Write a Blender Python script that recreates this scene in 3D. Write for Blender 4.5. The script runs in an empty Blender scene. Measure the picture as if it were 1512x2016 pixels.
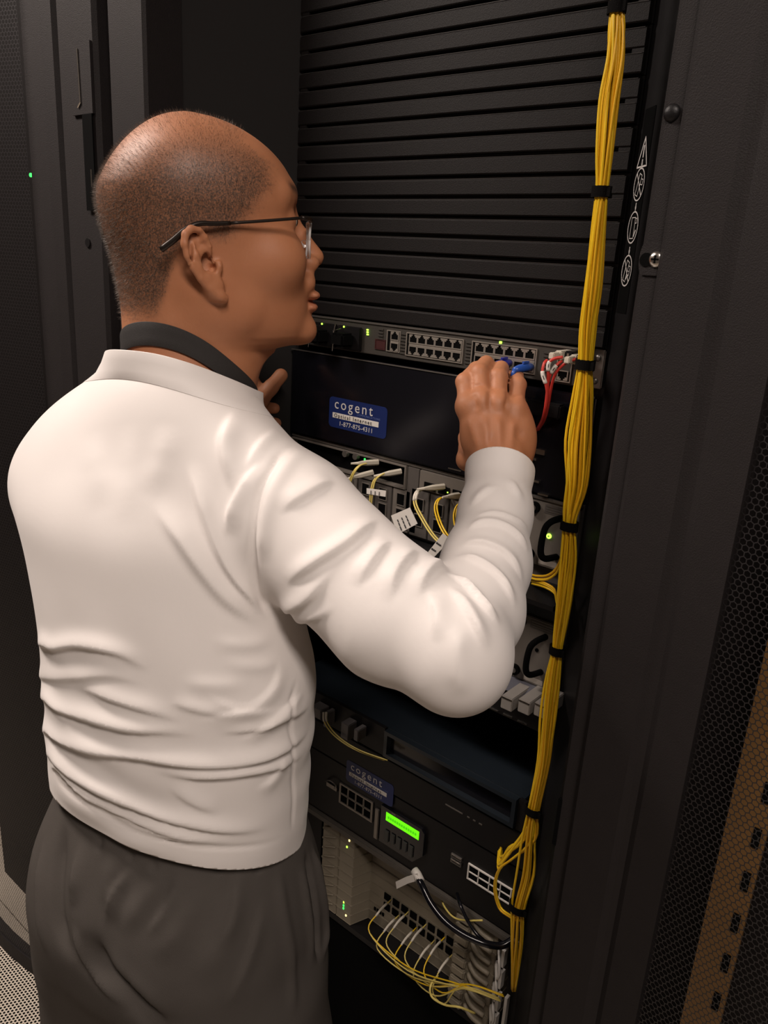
import bpy, bmesh, math, random
import numpy as np
from mathutils import Vector, Matrix
random.seed(7)
scene = bpy.context.scene
COL = scene.collection

# ------------------------------------------------------------------ camera
F_PX = 1547.5
PITCH, ROLL, YAW = 0.30686, 0.061687, 0.68305
CAM = np.array([0.61386, -0.82626, 1.52594])
_h = np.array([-math.sin(YAW), math.cos(YAW), 0.0])
_r0 = np.array([math.cos(YAW), math.sin(YAW), 0.0])
_up = np.array([0.0, 0.0, 1.0])
FWD = _h*math.cos(PITCH) - _up*math.sin(PITCH)
_u0 = _h*math.sin(PITCH) + _up*math.cos(PITCH)
RGT = _r0*math.cos(ROLL) + _u0*math.sin(ROLL)
UPV = -_r0*math.sin(ROLL) + _u0*math.cos(ROLL)
cam_data = bpy.data.cameras.new('camera')
cam_data.sensor_fit = 'HORIZONTAL'
cam_data.sensor_width = 36.0
cam_data.lens = F_PX/1512*36.0
cam_data.clip_start = 0.02
cam = bpy.data.objects.new('camera', cam_data)
COL.objects.link(cam)
cam.matrix_world = Matrix(((RGT[0], UPV[0], -FWD[0], CAM[0]), (RGT[1], UPV[1], -FWD[1], CAM[1]),
                           (RGT[2], UPV[2], -FWD[2], CAM[2]), (0, 0, 0, 1)))
scene.camera = cam

# ------------------------------------------------------------------ light and exposure
scene.view_settings.view_transform = 'Standard'
scene.view_settings.look = 'None'
scene.view_settings.exposure = 0.0
scene.view_settings.gamma = 1.0
scene.view_settings.use_curve_mapping = False
world = bpy.data.worlds.new('world'); scene.world = world
world.use_nodes = True
world.node_tree.nodes['Background'].inputs[0].default_value = (0.9, 0.8, 0.75, 1)
world.node_tree.nodes['Background'].inputs[1].default_value = 0.02
LAMPS = [(-1.05, -0.85, 2.62, 42.0), (1.15, -1.15, 2.62, 30.0)]      # ceiling luminaires: x, y, z, watts
for lx, ly, lz, watts in LAMPS:
    ld = bpy.data.lights.new('ceiling_lamp_light', 'AREA')
    ld.shape = 'RECTANGLE'; ld.size = 0.9; ld.size_y = 0.28
    ld.energy = watts; ld.color = (1.0, 0.87, 0.785)
    lo = bpy.data.objects.new('ceiling_lamp_light', ld); COL.objects.link(lo)
    lo.location = (lx, ly, lz-0.035)

# ------------------------------------------------------------------ pixel helpers (a pixel gives a direction, the plane gives the distance)
def pray(x, y):
    return FWD + RGT*((x-756)/F_PX) - UPV*((y-1008)/F_PX)
def at(x, y, Y=0.0):
    d = pray(x, y); t = (Y-CAM[1])/d[1]
    return Vector(CAM + d*t)
def atd(x, y, t):
    return Vector(CAM + pray(x, y)*t)

# ------------------------------------------------------------------ materials
MATS = {}
def mat(name, col, rough=0.5, metal=0.0, var=0.12, scale=60.0, bump=0.0, bscale=None, emit=0.0, sheen=0.0, spec=0.5, coat=0.0, trans=0.0, alpha=1.0):
    if name in MATS: return MATS[name]
    m = bpy.data.materials.new(name); m.use_nodes = True
    nt = m.node_tree; N = nt.nodes; L = nt.links
    b = N['Principled BSDF']
    b.inputs['Roughness'].default_value = rough
    b.inputs['Metallic'].default_value = metal
    b.inputs['Specular IOR Level'].default_value = spec
    if coat: b.inputs['Coat Weight'].default_value = coat
    if sheen:
        b.inputs['Sheen Weight'].default_value = sheen
    if trans: b.inputs['Transmission Weight'].default_value = trans
    if alpha < 1: b.inputs['Alpha'].default_value = alpha
    tc = N.new('ShaderNodeTexCoord'); nz = N.new('ShaderNodeTexNoise')
    nz.inputs['Scale'].default_value = scale; nz.inputs['Detail'].default_value = 5
    L.new(tc.outputs['Object'], nz.inputs['Vector'])
    mx = N.new('ShaderNodeMix'); mx.data_type = 'RGBA'
    c1 = [c*(1-var) for c in col]+[1]; c2 = [min(1, c*(1+var)) for c in col]+[1]
    mx.inputs['A'].default_value = c1; mx.inputs['B'].default_value = c2
    L.new(nz.outputs['Fac'], mx.inputs['Factor'])
    L.new(mx.outputs['Result'], b.inputs['Base Color'])
    if emit:
        b.inputs['Emission Color'].default_value = (*col, 1)
        b.inputs['Emission Strength'].default_value = emit
    if bump:
        n2 = N.new('ShaderNodeTexNoise'); n2.inputs['Scale'].default_value = bscale or scale*6
        n2.inputs['Detail'].default_value = 3
        L.new(tc.outputs['Object'], n2.inputs['Vector'])
        bp = N.new('ShaderNodeBump'); bp.inputs['Strength'].default_value = bump; bp.inputs['Distance'].default_value = 0.001
        L.new(n2.outputs['Fac'], bp.inputs['Height']); L.new(bp.outputs['Normal'], b.inputs['Normal'])
    MATS[name] = m
    return m
BLACK = mat('black_powder_coat', (0.0080, 0.0064, 0.0063), 0.6, var=0.15, bump=0.25, bscale=900, spec=0.22)
BLACK2 = mat('black_satin_steel', (0.0065, 0.0058, 0.0062), 0.45, var=0.15, bump=0.15, bscale=700, spec=0.3)
FRAME = mat('charcoal_powder_coat', (0.0145, 0.0118, 0.0120), 0.65, var=0.12, bump=0.4, bscale=900, spec=0.25)
GLOSS = mat('black_gloss_plastic', (0.005, 0.005, 0.0075), 0.18, var=0.1)
VOID = mat('rubber_and_hole_shade', (0.003, 0.003, 0.003), 0.9, spec=0.05)  # matt black parts; in sockets, slots and holes it stands in for shade
SWITCH = mat('grey_brown_bezel', (0.045, 0.040, 0.034), 0.5, var=0.1, bump=0.2, bscale=900)
JACK = mat('jack_grey_metal', (0.42, 0.38, 0.33), 0.36, metal=0.6, var=0.1)
STEEL = mat('bright_steel', (0.62, 0.58, 0.53), 0.25, metal=1.0)
DSTEEL = mat('dull_steel', (0.25, 0.23, 0.21), 0.4, metal=0.8)
GREYCH = mat('grey_chassis_paint', (0.085, 0.075, 0.068), 0.55, var=0.08)
GREYLT = mat('light_grey_card', (0.15, 0.132, 0.115), 0.5, var=0.08)
CREAM = mat('cream_card_plastic', (0.25, 0.215, 0.16), 0.5, var=0.08)
WHITEP = mat('white_paper', (0.72, 0.68, 0.63), 0.6, var=0.04)
PRINT = mat('white_print', (0.62, 0.59, 0.57), 0.6, var=0.03)
INK = mat('dark_ink', (0.03, 0.03, 0.035), 0.6)
BLUE = mat('blue_sticker', (0.006, 0.018, 0.105), 0.45, var=0.08)
YEL = mat('yellow_fibre_jacket', (0.86, 0.55, 0.014), 0.38, var=0.08, scale=25)
YEL2 = mat('deep_yellow_fibre_jacket', (0.76, 0.42, 0.010), 0.38, var=0.08, scale=25)
PALEY = mat('pale_yellow_fibre', (0.72, 0.58, 0.16), 0.42, var=0.08, scale=25)
BOOT = mat('white_plastic_boot', (0.66, 0.61, 0.52), 0.45, var=0.05)
RED = mat('red_cable_jacket', (0.62, 0.045, 0.035), 0.4, var=0.08)
BLUEC = mat('blue_cable_boot', (0.02, 0.085, 0.40), 0.35, var=0.1)
DBLUEC = mat('dark_blue_cable_boot', (0.018, 0.025, 0.28), 0.35, var=0.1)
STRAP = mat('black_hook_and_loop', (0.005, 0.0045, 0.0045), 0.95, bump=0.8, bscale=1500, spec=0.1)
EDGE = mat('panel_edge_highlight', (0.075, 0.068, 0.064), 0.3, metal=0.3)  # light caught on the rib tops, painted as a paler strip
GREENLED = mat('green_led', (0.45, 1.0, 0.08), 0.4, emit=2.2)
GREEN2 = mat('deep_green_led', (0.05, 1.0, 0.12), 0.4, emit=2.0)
AMBER = mat('warm_led', (1.0, 0.8, 0.3), 0.4, emit=2.2)
REDLED = mat('red_led', (1.0, 0.08, 0.15), 0.4, emit=1.5)
LCD = mat('green_lcd', (0.16, 1.0, 0.004), 0.4, emit=0.85, var=0.04)
LCDINK = mat('lcd_text', (0.10, 0.75, 0.005), 0.4, emit=0.5)
FLOORM = mat('pale_floor_laminate', (0.40, 0.35, 0.29), 0.35, var=0.08, scale=14)
WALLM = mat('painted_wall', (0.10, 0.088, 0.08), 0.8, var=0.05, scale=6)
CEILM = mat('ceiling_tile', (0.28, 0.255, 0.235), 0.85, var=0.06, scale=40)
LAMPM = mat('lamp_diffuser', (1.0, 0.84, 0.70), 0.5, emit=3.5)
TAN = mat('warm_lit_rail', (0.15, 0.075, 0.020), 0.5, var=0.1)  # orange light on the rail, put into its base colour
NAVY = mat('navy_steel', (0.010, 0.014, 0.019), 0.35, var=0.12)
DARKRED = mat('dark_red_socket', (0.05, 0.012, 0.012), 0.5)

# ------------------------------------------------------------------ mesh helpers
class MB:
    def __init__(s): s.v = []; s.f = []
    def add(s, verts, faces):
        o = len(s.v); s.v += [tuple(v) for v in verts]; s.f += [tuple(i+o for i in f) for f in faces]; return s
    def box(s, x0, x1, y0, y1, z0, z1):
        v = [(x, y, z) for z in (z0, z1) for y in (y0, y1) for x in (x0, x1)]
        return s.add(v, [(0,2,3,1), (4,5,7,6), (0,1,5,4), (2,6,7,3), (0,4,6,2), (1,3,7,5)])
    def obox(s, c, ax, ay, az):      # oriented box: centre and three half-axes
        c, ax, ay, az = Vector(c), Vector(ax), Vector(ay), Vector(az)
        v = [c+ax*i+ay*j+az*k for k in (-1, 1) for j in (-1, 1) for i in (-1, 1)]
        return s.add(v, [(0,2,3,1), (4,5,7,6), (0,1,5,4), (2,6,7,3), (0,4,6,2), (1,3,7,5)])
    def prism(s, poly, axis, a, b):  # closed 2D outline pushed along an axis; 'x': (y,z), 'y': (x,z), 'z': (x,y)
        n = len(poly)
        def P(p, t):
            return (t, p[0], p[1]) if axis == 'x' else (p[0], t, p[1]) if axis == 'y' else (p[0], p[1], t)
        v = [P(p, a) for p in poly]+[P(p, b) for p in poly]
        f = [tuple(range(n)), tuple(range(2*n-1, n-1, -1))]
        f += [(i, (i+1) % n, n+(i+1) % n, n+i) for i in range(n)]
        return s.add(v, f)
    def frame(s, x0, x1, z0, z1, w, y0, y1):   # rectangular ring in the XZ plane
        s.box(x0, x1, y0, y1, z0, z0+w); s.box(x0, x1, y0, y1, z1-w, z1)
        s.box(x0, x0+w, y0, y1, z0+w, z1-w); s.box(x1-w, x1, y0, y1, z0+w, z1-w); return s
    def cyl(s, c, ax, r, h, n=16, r2=None):
        c = Vector(c); ax = Vector(ax).normalized()
        t = ax.orthogonal().normalized(); b = ax.cross(t); r2 = r if r2 is None else r2
        v = [c+(t*math.cos(2*math.pi*i/n)+b*math.sin(2*math.pi*i/n))*r for i in range(n)]
        v += [c+ax*h+(t*math.cos(2*math.pi*i/n)+b*math.sin(2*math.pi*i/n))*r2 for i in range(n)]
        return s.add(v, [tuple(range(n-1, -1, -1)), tuple(range(n, 2*n))]+[(i, (i+1) % n, n+(i+1) % n, n+i) for i in range(n)])
    def dome(s, c, ax, r, h, n=16, m=4):
        c = Vector(c); ax = Vector(ax).normalized(); t = ax.orthogonal().normalized(); b = ax.cross(t)
        v = []
        for j in range(m):
            a = j/m*math.pi/2
            v += [c+ax*h*math.sin(a)+(t*math.cos(2*math.pi*i/n)+b*math.sin(2*math.pi*i/n))*r*math.cos(a) for i in range(n)]
        v.append(c+ax*h)
        f = [(j*n+i, j*n+(i+1) % n, (j+1)*n+(i+1) % n, (j+1)*n+i) for j in range(m-1) for i in range(n)]
        f += [((m-1)*n+i, (m-1)*n+(i+1) % n, m*n) for i in range(n)]
        return s.add(v, f)
    def tube(s, pts, r, n=8, smooth=0, caps=True, flat=1.0, up=None):
        if smooth: pts = catmull(pts, smooth)
        pts = [Vector(p) for p in pts]; m = len(pts)
        rr = r if isinstance(r, (list, tuple)) else [r]*m
        if len(rr) != m:
            rr = list(np.interp(np.linspace(0, 1, m), np.linspace(0, 1, len(rr)), rr))
        T = [(pts[min(i+1, m-1)]-pts[max(i-1, 0)]).normalized() for i in range(m)]
        nrm = Vector(up) if up else T[0].orthogonal()
        v = []
        for i in range(m):
            nrm = (nrm-T[i]*nrm.dot(T[i]))
            nrm = nrm.normalized() if nrm.length > 1e-9 else T[i].orthogonal().normalized()
            b = T[i].cross(nrm)
            v += [pts[i]+(nrm*math.cos(2*math.pi*k/n)*flat+b*math.sin(2*math.pi*k/n))*rr[i] for k in range(n)]
        f = [(i*n+k, i*n+(k+1) % n, (i+1)*n+(k+1) % n, (i+1)*n+k) for i in range(m-1) for k in range(n)]
        if caps: f += [tuple(range(n-1, -1, -1)), tuple(range((m-1)*n, m*n))]
        return s.add(v, f)
    def build(s, name, material, parent=None, smooth=False, bevel=0.0):
        me = bpy.data.meshes.new(name); me.from_pydata(s.v, [], s.f)
        bm = bmesh.new(); bm.from_mesh(me)
        if bevel: bmesh.ops.bevel(bm, geom=bm.edges[:], offset=bevel, segments=2, affect='EDGES', clamp_overlap=True)
        bmesh.ops.recalc_face_normals(bm, faces=bm.faces[:])
        bm.to_mesh(me); bm.free(); me.update()
        return link(name, me, material, parent, smooth)
def link(name, me, material, parent=None, smooth=False):
    o = bpy.data.objects.new(name, me); COL.objects.link(o)
    if material and not me.materials: me.materials.append(material)
    if smooth:
        for p in me.polygons: p.use_smooth = True
    if parent:
        o.parent = parent
        o.matrix_parent_inverse = Matrix.Translation(-Vector(parent.location)) if parent.type == 'EMPTY' else parent_inv(parent)
    return o
def parent_inv(p):
    return Matrix.Identity(4) if p.parent is None else Matrix.Identity(4)
def catmull(pts, k):
    P = [Vector(p) for p in pts]; P = [P[0]*2-P[1]]+P+[P[-1]*2-P[-2]]; out = []
    for i in range(1, len(P)-2):
        for j in range(k):
            t = j/k; a, b, c, d = P[i-1:i+3]
            out.append(0.5*((2*b)+(c-a)*t+(2*a-5*b+4*c-d)*t*t+(3*b-a-3*c+d)*t**3))
    out.append(P[-2]); return out
def tag(o, label=None, cat=None, group=None, kind=None):
    if label: o['label'] = label
    if cat: o['category'] = cat
    if group: o['group'] = group
    if kind: o['kind'] = kind
    return o
def thing(name, label, cat, loc=(0, 0, 0), group=None, kind=None):
    o = bpy.data.objects.new(name, None); COL.objects.link(o); o.empty_display_size = 0.05
    o.location = loc
    return tag(o, label, cat, group, kind)
def share(src, parent, name=None, off=(0, 0, 0)):     # a copy of a part that shares its mesh
    o = src.copy(); COL.objects.link(o)
    if name: o.name = name
    o.parent = parent; o.location = Vector(src.location)+Vector(off)
    return o
def text(body, size, name, material, parent, loc, rot=(math.pi/2, 0, 0), sx=1.0, space=1.0, ext=0.00012, align='LEFT'):
    cu = bpy.data.curves.new('t', 'FONT'); cu.body = body; cu.size = size; cu.extrude = ext
    cu.space_character = space; cu.align_x = align; cu.resolution_u = 3
    ob = bpy.data.objects.new('t', cu); COL.objects.link(ob)
    me = bpy.data.meshes.new_from_object(ob.evaluated_get(bpy.context.evaluated_depsgraph_get()))
    bpy.data.objects.remove(ob); bpy.data.curves.remove(cu)
    M = Matrix.Translation(Vector(loc)) @ (rot if isinstance(rot, Matrix) else Matrix.Rotation(rot[2], 4, 'Z') @ Matrix.Rotation(rot[1], 4, 'Y') @ Matrix.Rotation(rot[0], 4, 'X')) @ Matrix.Diagonal((sx, 1, 1, 1))
    me.transform(M); me.materials.clear()
    return link(name, me, material, parent)
def hexmesh(name, material, parent, P, nu, nv, pitch, hole):   # perforated sheet: P(u, v) -> point, hexagonal cells with open holes
    v = []; f = []
    R = pitch/math.sqrt(3); ri = R*hole
    cs = [(math.sin(k*math.pi/3), math.cos(k*math.pi/3)) for k in range(6)]
    idx = {}
    def vid(u, w):
        key = (round(u*2e5), round(w*2e5))
        if key not in idx: idx[key] = len(v); v.append(P(u, w))
        return idx[key]
    for j in range(nv):
        for i in range(nu):
            u = (i+(0.5 if j % 2 else 0))*pitch; w = j*1.5*R
            o = [vid(u+R*a, w+R*b) for a, b in cs]
            n0 = len(v); v.extend(P(u+ri*a, w+ri*b) for a, b in cs)
            f.extend((o[k], o[(k+1) % 6], n0+(k+1) % 6, n0+k) for k in range(6))
    me = bpy.data.meshes.new(name); me.from_pydata(v, [], f); me.update()
    o = link(name, me, material, parent); o['kind'] = 'stuff'
    return o
U = 0.04445
ZS = 1.45          # height of the switch's top edge

# ------------------------------------------------------------------ room
def slab(name, m, *b):
    return tag(MB().box(*b).build(name, m), kind='structure')
fl = slab('floor', FLOORM, -3.0, 3.0, -2.6, 1.6, -0.06, -0.012)
tm = {}
for i in range(10):
    for j in range(7):
        x0, y0 = -3.0+i*0.6, -2.6+j*0.6
        if abs(x0+1.2) < 0.01 and abs(y0+0.8) < 0.01 or (abs(x0+0.6) < 0.01 and abs(y0+0.8) < 0.01): pass
        me = tm.get('t')
        if not me:
            tp = MB().box(0.001, 0.599, 0.001, 0.599, -0.012, 0.0).build('floor_tile', FLOORM, fl, bevel=0.0008)
            tm['t'] = tp.data; tp.location = (x0, y0, 0); src_tile = tp
        else:
            o = share(src_tile, fl); o.location = (x0, y0, 0)
slab('ceiling', CEILM, -3.0, 3.0, -2.6, 1.6, 2.7, 2.75)
slab('wall_back', WALLM, -3.0, 3.0, 1.6, 1.65, 0, 2.7)
slab('wall_front', WALLM, -3.0, 3.0, -2.65, -2.6, 0, 2.7)
slab('wall_left', WALLM, -3.05, -3.0, -2.6, 1.6, 0, 2.7)
slab('wall_right', WALLM, 3.0, 3.05, -2.6, 1.6, 0, 2.7)
for k, (lx, ly, lz, w) in enumerate(LAMPS):
    t = thing('ceiling_lamp', 'flat warm white ceiling lamp above the cabinet with the '+('latch' if k == 0 else 'warm-lit inner rail'), 'lamp', (lx, ly, 2.7))
    MB().box(lx-0.48, lx+0.48, ly-0.17, ly+0.17, 2.63, 2.7).build('lamp_housing', CEILM, t, bevel=0.004)
    MB().box(lx-0.45, lx+0.45, ly-0.14, ly+0.14, 2.622, 2.63).build('diffuser', LAMPM, t)

# ------------------------------------------------------------------ the cabinet
cab = thing('rack_cabinet', 'tall black equipment cabinet standing open, full of network gear', 'cabinet', (0.0, 0.35, 0))
YF = -0.2
MB().box(-0.40, 0.40, YF+0.02, 0.95, 0.0, 0.05).build('base', BLACK, cab)
MB().box(-0.40, 0.40, YF+0.02, 0.95, 2.12, 2.16).build('roof', BLACK, cab)
MB().box(-0.40, -0.385, YF+0.02, 0.95, 0.05, 2.12).build('side_panel', BLACK, cab)
MB().box(0.385, 0.40, YF+0.02, 0.95, 0.05, 2.12).build('side_panel', BLACK, cab)
MB().box(-0.385, 0.385, 0.93, 0.95, 0.05, 2.12).build('back_panel', BLACK, cab)
# left front post with a return flange, then an added sheet coloured dark for the shaded interior
MB().prism([(-0.390, YF), (-0.318, YF), (-0.314, YF+0.004), (-0.314, YF+0.055), (-0.322, YF+0.055), (-0.322, YF+0.012), (-0.390, YF+0.012)], 'z', 0.05, 2.12).build('front_post', FRAME, cab)
MB().prism([(-0.322, YF+0.056), (-0.2425, -0.004), (-0.2425, 0.002), (-0.326, YF+0.058)], 'z', 0.05, 2.12).build('dark_interior_sheet', mat('interior_shade', (0.0050, 0.0038, 0.0036), 0.85), cab)
rp = MB().prism([(0.347, YF+0.004), (0.351, YF), (0.372, YF), (0.372, YF+0.05), (0.355, YF+0.05), (0.347, YF+0.045)], 'z', 0.05, 2.12).build('front_post', FRAME, cab)
MB().dome((0.3555, YF, 1.644), (0, -1, 0), 0.0065, 0.004, 20).build('rivet', BLACK2, rp, smooth=True)
# slotted screw plate
sp = MB().prism([(0.3475+0.004*(1-math.cos(a)), 1.541+0.0125*math.sin(a)) for a in np.linspace(-math.pi/2, math.pi/2, 9)]+[(0.372, 1.5535), (0.372, 1.5285)], 'y', YF-0.0014, YF).build('slot_plate', FRAME, rp)
MB().cyl((0.3535, YF-0.0016, 1.540), (0, -1, 0), 0.0052, 0.0004, 20).build('slot_hole', VOID, rp)
scw = MB().dome((0.3615, YF-0.0014, 1.5405), (0, -1, 0), 0.0062, 0.003, 20).build('screw', STEEL, rp, smooth=True)
MB().box(0.3608, 0.3622, YF-0.0047, YF-0.0040, 1.5375, 1.5435).box(0.3585, 0.3645, YF-0.0047, YF-0.0040, 1.5398, 1.5412).build('cross_slot', VOID, scw)
MB().box(0.3475, 0.3515, YF-0.0006, YF+0.003, 0.982, 1.036).build('slot', VOID, rp)
# mounting rails
for sx in (-1, 1):
    r = MB().box(min(sx*0.226, sx*0.262), max(sx*0.226, sx*0.262), 0.003, 0.006, 0.06, 2.11).box(min(sx*0.259, sx*0.262), max(sx*0.259, sx*0.262), 0.006, 0.06, 0.06, 2.11).build('mounting_rail', BLACK2, cab)
MB().box(-0.384, -0.262, 0.040, 0.046, 0.06, 2.11).build('air_baffle', BLACK, cab)
MB().box(0.262, 0.384, 0.040, 0.046, 0.06, 2.11).build('air_baffle', BLACK, cab)
# angled trim that carries the printed warning strip
A0, A1 = Vector((0.246, -0.004, 0)), Vector((0.300, -0.058, 0))
MB().prism([(A0.x, A0.y), (A1.x, A1.y), (A1.x+0.0015, A1.y+0.0015), (A0.x+0.0015, A0.y+0.0015)], 'z', 0.07, 2.10).build('angled_trim', BLACK2, cab)
SN = Vector((-1, -1, 0)).normalized(); SD = (A1-A0).normalized()
SC = Vector((0.2585, -0.0165, 0))+SN*0.0005
def sp3(u, z): return SC+SD*u+Vector((0, 0, z))
MB().add([sp3(-0.013, 1.49), sp3(0.013, 1.49), sp3(0.013, 1.685), sp3(-0.013, 1.685)], [(0, 1, 2, 3)]).build('warning_strip', VOID, cab)
SC = SC+SN*0.0008
def stroke(mb, pts, w=0.0006, closed=False):
    n = len(pts)
    for i in range(n if closed else n-1):
        a, b = pts[i], pts[(i+1) % n]
        d = Vector((b[0]-a[0], b[1]-a[1])); 
        if d.length < 1e-6: continue
        d.normalize(); q = Vector((-d.y, d.x))*w
        e = d*w*0.6
        P4 = [(a[0]-e.x+q.x, a[1]-e.y+q.y), (b[0]+e.x+q.x, b[1]+e.y+q.y), (b[0]+e.x-q.x, b[1]+e.y-q.y), (a[0]-e.x-q.x, a[1]-e.y-q.y)]
        mb.add([sp3(p[0], p[1]) for p in P4], [(0, 1, 2, 3)])
Zt = 1.6585
m = MB(); stroke(m, [(-0.012, Zt-0.027), (0.012, Zt-0.027), (0.0, Zt)], 0.0008, True)
stroke(m, [(0, Zt-0.008), (0, Zt-0.018)], 0.0011); stroke(m, [(0, Zt-0.0215), (0, Zt-0.0235)], 0.0013)
m.build('warning_triangle', PRINT, cab)
zc = [1.6150, 1.5745, 1.5325]
for k, z in enumerate(zc):
    m = MB(); stroke(m, [(0.0125*math.cos(a), z+0.0150*math.sin(a)) for a in np.linspace(0, 2*math.pi, 33)[:-1]], 0.0007, True)
    if k == 1:
        stroke(m, [(-0.005, z-0.0105), (0.004, z-0.0105), (0.004, z+0.0095), (-0.005, z+0.0095)], 0.0004, True)
        stroke(m, [(0.004, z+0.0085), (0.008, z+0.0085), (0.008, z+0.004), (0.004, z+0.004)], 0.0004)
        stroke(m, [(0.005, z-0.0085), (0.008, z-0.003)], 0.0008)
    else:
        stroke(m, [(-0.007, z-0.009), (-0.001, z-0.011), (0.005, z+0.008), (-0.001, z+0.0105)], 0.0004, True)
        stroke(m, [(0.004, z+0.005), (0.009, z+0.004), (0.008, z-0.001), (0.003, z)], 0.0004)
        if k == 2: stroke(m, [(0.003, z), (0.008, z-0.001), (0.0065, z-0.005), (0.002, z-0.004)], 0.0004); stroke(m, [(0.001, z-0.008), (0.004, z-0.004)], 0.0008)
        stroke(m, [(-0.008, z+0.0105), (0.008, z-0.0105)], 0.0006)
    zz = z+0.0150+0.0015
    stroke(m, [(0, zz+0.0065), (0, zz+0.003)], 0.0008); stroke(m, [(-0.001, zz+0.003), (0, zz), (0.001, zz+0.003)], 0.0008, True)
    m.build('warning_pictogram', PRINT, cab)

# ------------------------------------------------------------------ neighbouring cabinets with bowed mesh doors
def neighbour(name, sgn, xe, xm, label, xend):
    t = thing(name, label, 'cabinet', (sgn*0.72, 0.35, 0))
    a, b = sorted((sgn*0.402, sgn*1.10))
    MB().box(a, b, -0.150, 0.95, 0.0, 2.16).build('cabinet_body', BLACK, t)
    if sgn > 0:
        prof = [(xe, YF+0.012), (xe, YF-0.004), (xe+0.004, YF-0.008), (xe+0.046, YF-0.010), (xe+0.052, YF-0.007), (xe+0.058, YF-0.006), (xe+0.064, YF-0.010), (xm, YF-0.016), (xm, YF+0.002), (xe+0.02, YF+0.012)]
    else:
        prof = [(xe, YF+0.03), (xe, YF+0.002), (xe-0.004, YF-0.004), (xe-0.088, YF-0.004), (xe-0.094, YF+0.004), (xe-0.100, YF-0.006), (xe-0.122, YF-0.010), (xe-0.128, YF-0.002), (xm, YF-0.006), (xm, YF+0.03)]
    fr = MB().prism(prof, 'z', 0.04, 2.14).build('door_frame', FRAME, t)
    def bow(u): return YF-0.012-0.05*math.sin(min(1, abs(u)/0.30)*math.pi/2)*1.0
    pitch = 0.0054 if sgn > 0 else 0.0060
    W = abs(xend-xm); nu = int(W/pitch); R15 = 1.5*pitch/math.sqrt(3); z0 = 0.045; z1 = 2.08
    nv = int((z1-z0)/R15)
    us = np.linspace(0, W, 14)
    pr_ = [(xm+sgn*u, bow(u)-0.003) for u in us]+[(xm+sgn*u, bow(u)+0.02) for u in us[::-1]]
    MB().prism(pr_, 'z', 0.004, z0+0.004).build('bottom_rail', FRAME, t)
    hexmesh('mesh_panel', MESHM, t, lambda u, w: (xm+sgn*(u-0.002), bow(u), z0+w), nu, nv, pitch, 0.84)
    return t, fr
MESHM = mat('perforated_black_steel', (0.013, 0.011, 0.012), 0.45, var=0.1)
nr, nrf = neighbour('mesh_door_cabinet', 1, 0.365, 0.462, 'closed black cabinet with mesh door beside the yellow cable bundle', 0.80)
rail = MB()
rail.box(0.496, 0.528, -0.195, -0.190, 0.06, 2.1)
rail = rail.build('inner_rail', TAN, nr)
for k in range(30):
    z = 0.5+k*0.0445
    o = MB().box(0.518, 0.524, -0.1962, -0.1950, z, z+0.019).build('rail_hole', VOID, rail) if k == 0 else share(hole0, rail, off=(0, 0, k*0.0445))
    if k == 0: hole0 = o
nl, nlf = neighbour('mesh_door_cabinet', -1, -0.418, -0.600, 'closed black cabinet with latch and mesh door, behind the man in white', -1.02)
# latch on the left neighbour's door frame
la = MB().box(-0.474, -0.4235, YF-0.0075, YF-0.0035, 1.690, 1.775).build('latch_plate', FRAME, nlf)
MB().tube([(-0.4525, YF-0.0085, 1.768), (-0.4515, YF-0.0085, 1.735), (-0.451, YF-0.0085, 1.704), (-0.458, YF-0.0085, 1.699)], 0.0013, 6).build('latch_edge', STEEL, la)
MB().box(-0.449, -0.4255, YF-0.0082, YF-0.0070, 1.57, 1.690).build('latch_slot', VOID, nlf)
MB().box(-0.4345, -0.4315, YF-0.0085, YF-0.0080, 1.600, 1.622).build('keeper', STEEL, nlf)
MB().cyl((-0.456, YF-0.004, 1.528), (0, -1, 0), 0.006, 0.002, 16).build('bolt', BLACK2, nlf)
tag(MB().cyl((-0.652, YF+0.02, 1.622), (0, -1, 0), 0.003, 0.002, 10).build('indicator', GREEN2, nl), 'green indicator lamp')
tag(MB().cyl((-0.640, YF+0.02, 1.622), (0, -1, 0), 0.0025, 0.002, 10).build('indicator', REDLED, nl), 'red indicator lamp')
# perforated floor panel in the aisle
pf = thing('perforated_floor_panel', 'pale perforated metal floor panel set in the aisle floor', 'floor panel', (-0.9, -0.55, 0))
MB().frame(-1.2, -0.6, -0.8, -0.215, 0.014, 0, 0).build('panel_rim', FLOORM, pf) if False else None
pr = MB(); 
for q in ((-1.2, -0.6, -0.8, -0.786), (-1.2, -0.6, -0.229, -0.215), (-1.2, -1.186, -0.786, -0.229), (-0.614, -0.6, -0.786, -0.229)): pr.box(*q, 0.0, 0.012)
pr.build('panel_rim', FLOORM, pf)
MB().box(-1.186, -0.614, -0.786, -0.229, 0.0002, 0.001).build('dark_plenum', VOID, pf)
hexmesh('perforated_sheet', mat('pale_steel_panel', (0.62, 0.55, 0.46), 0.4), pf, lambda u, w: (-1.186+u+0.004, -0.786+w+0.004, 0.010), 74, 82, 0.0076, 0.62)
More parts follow.
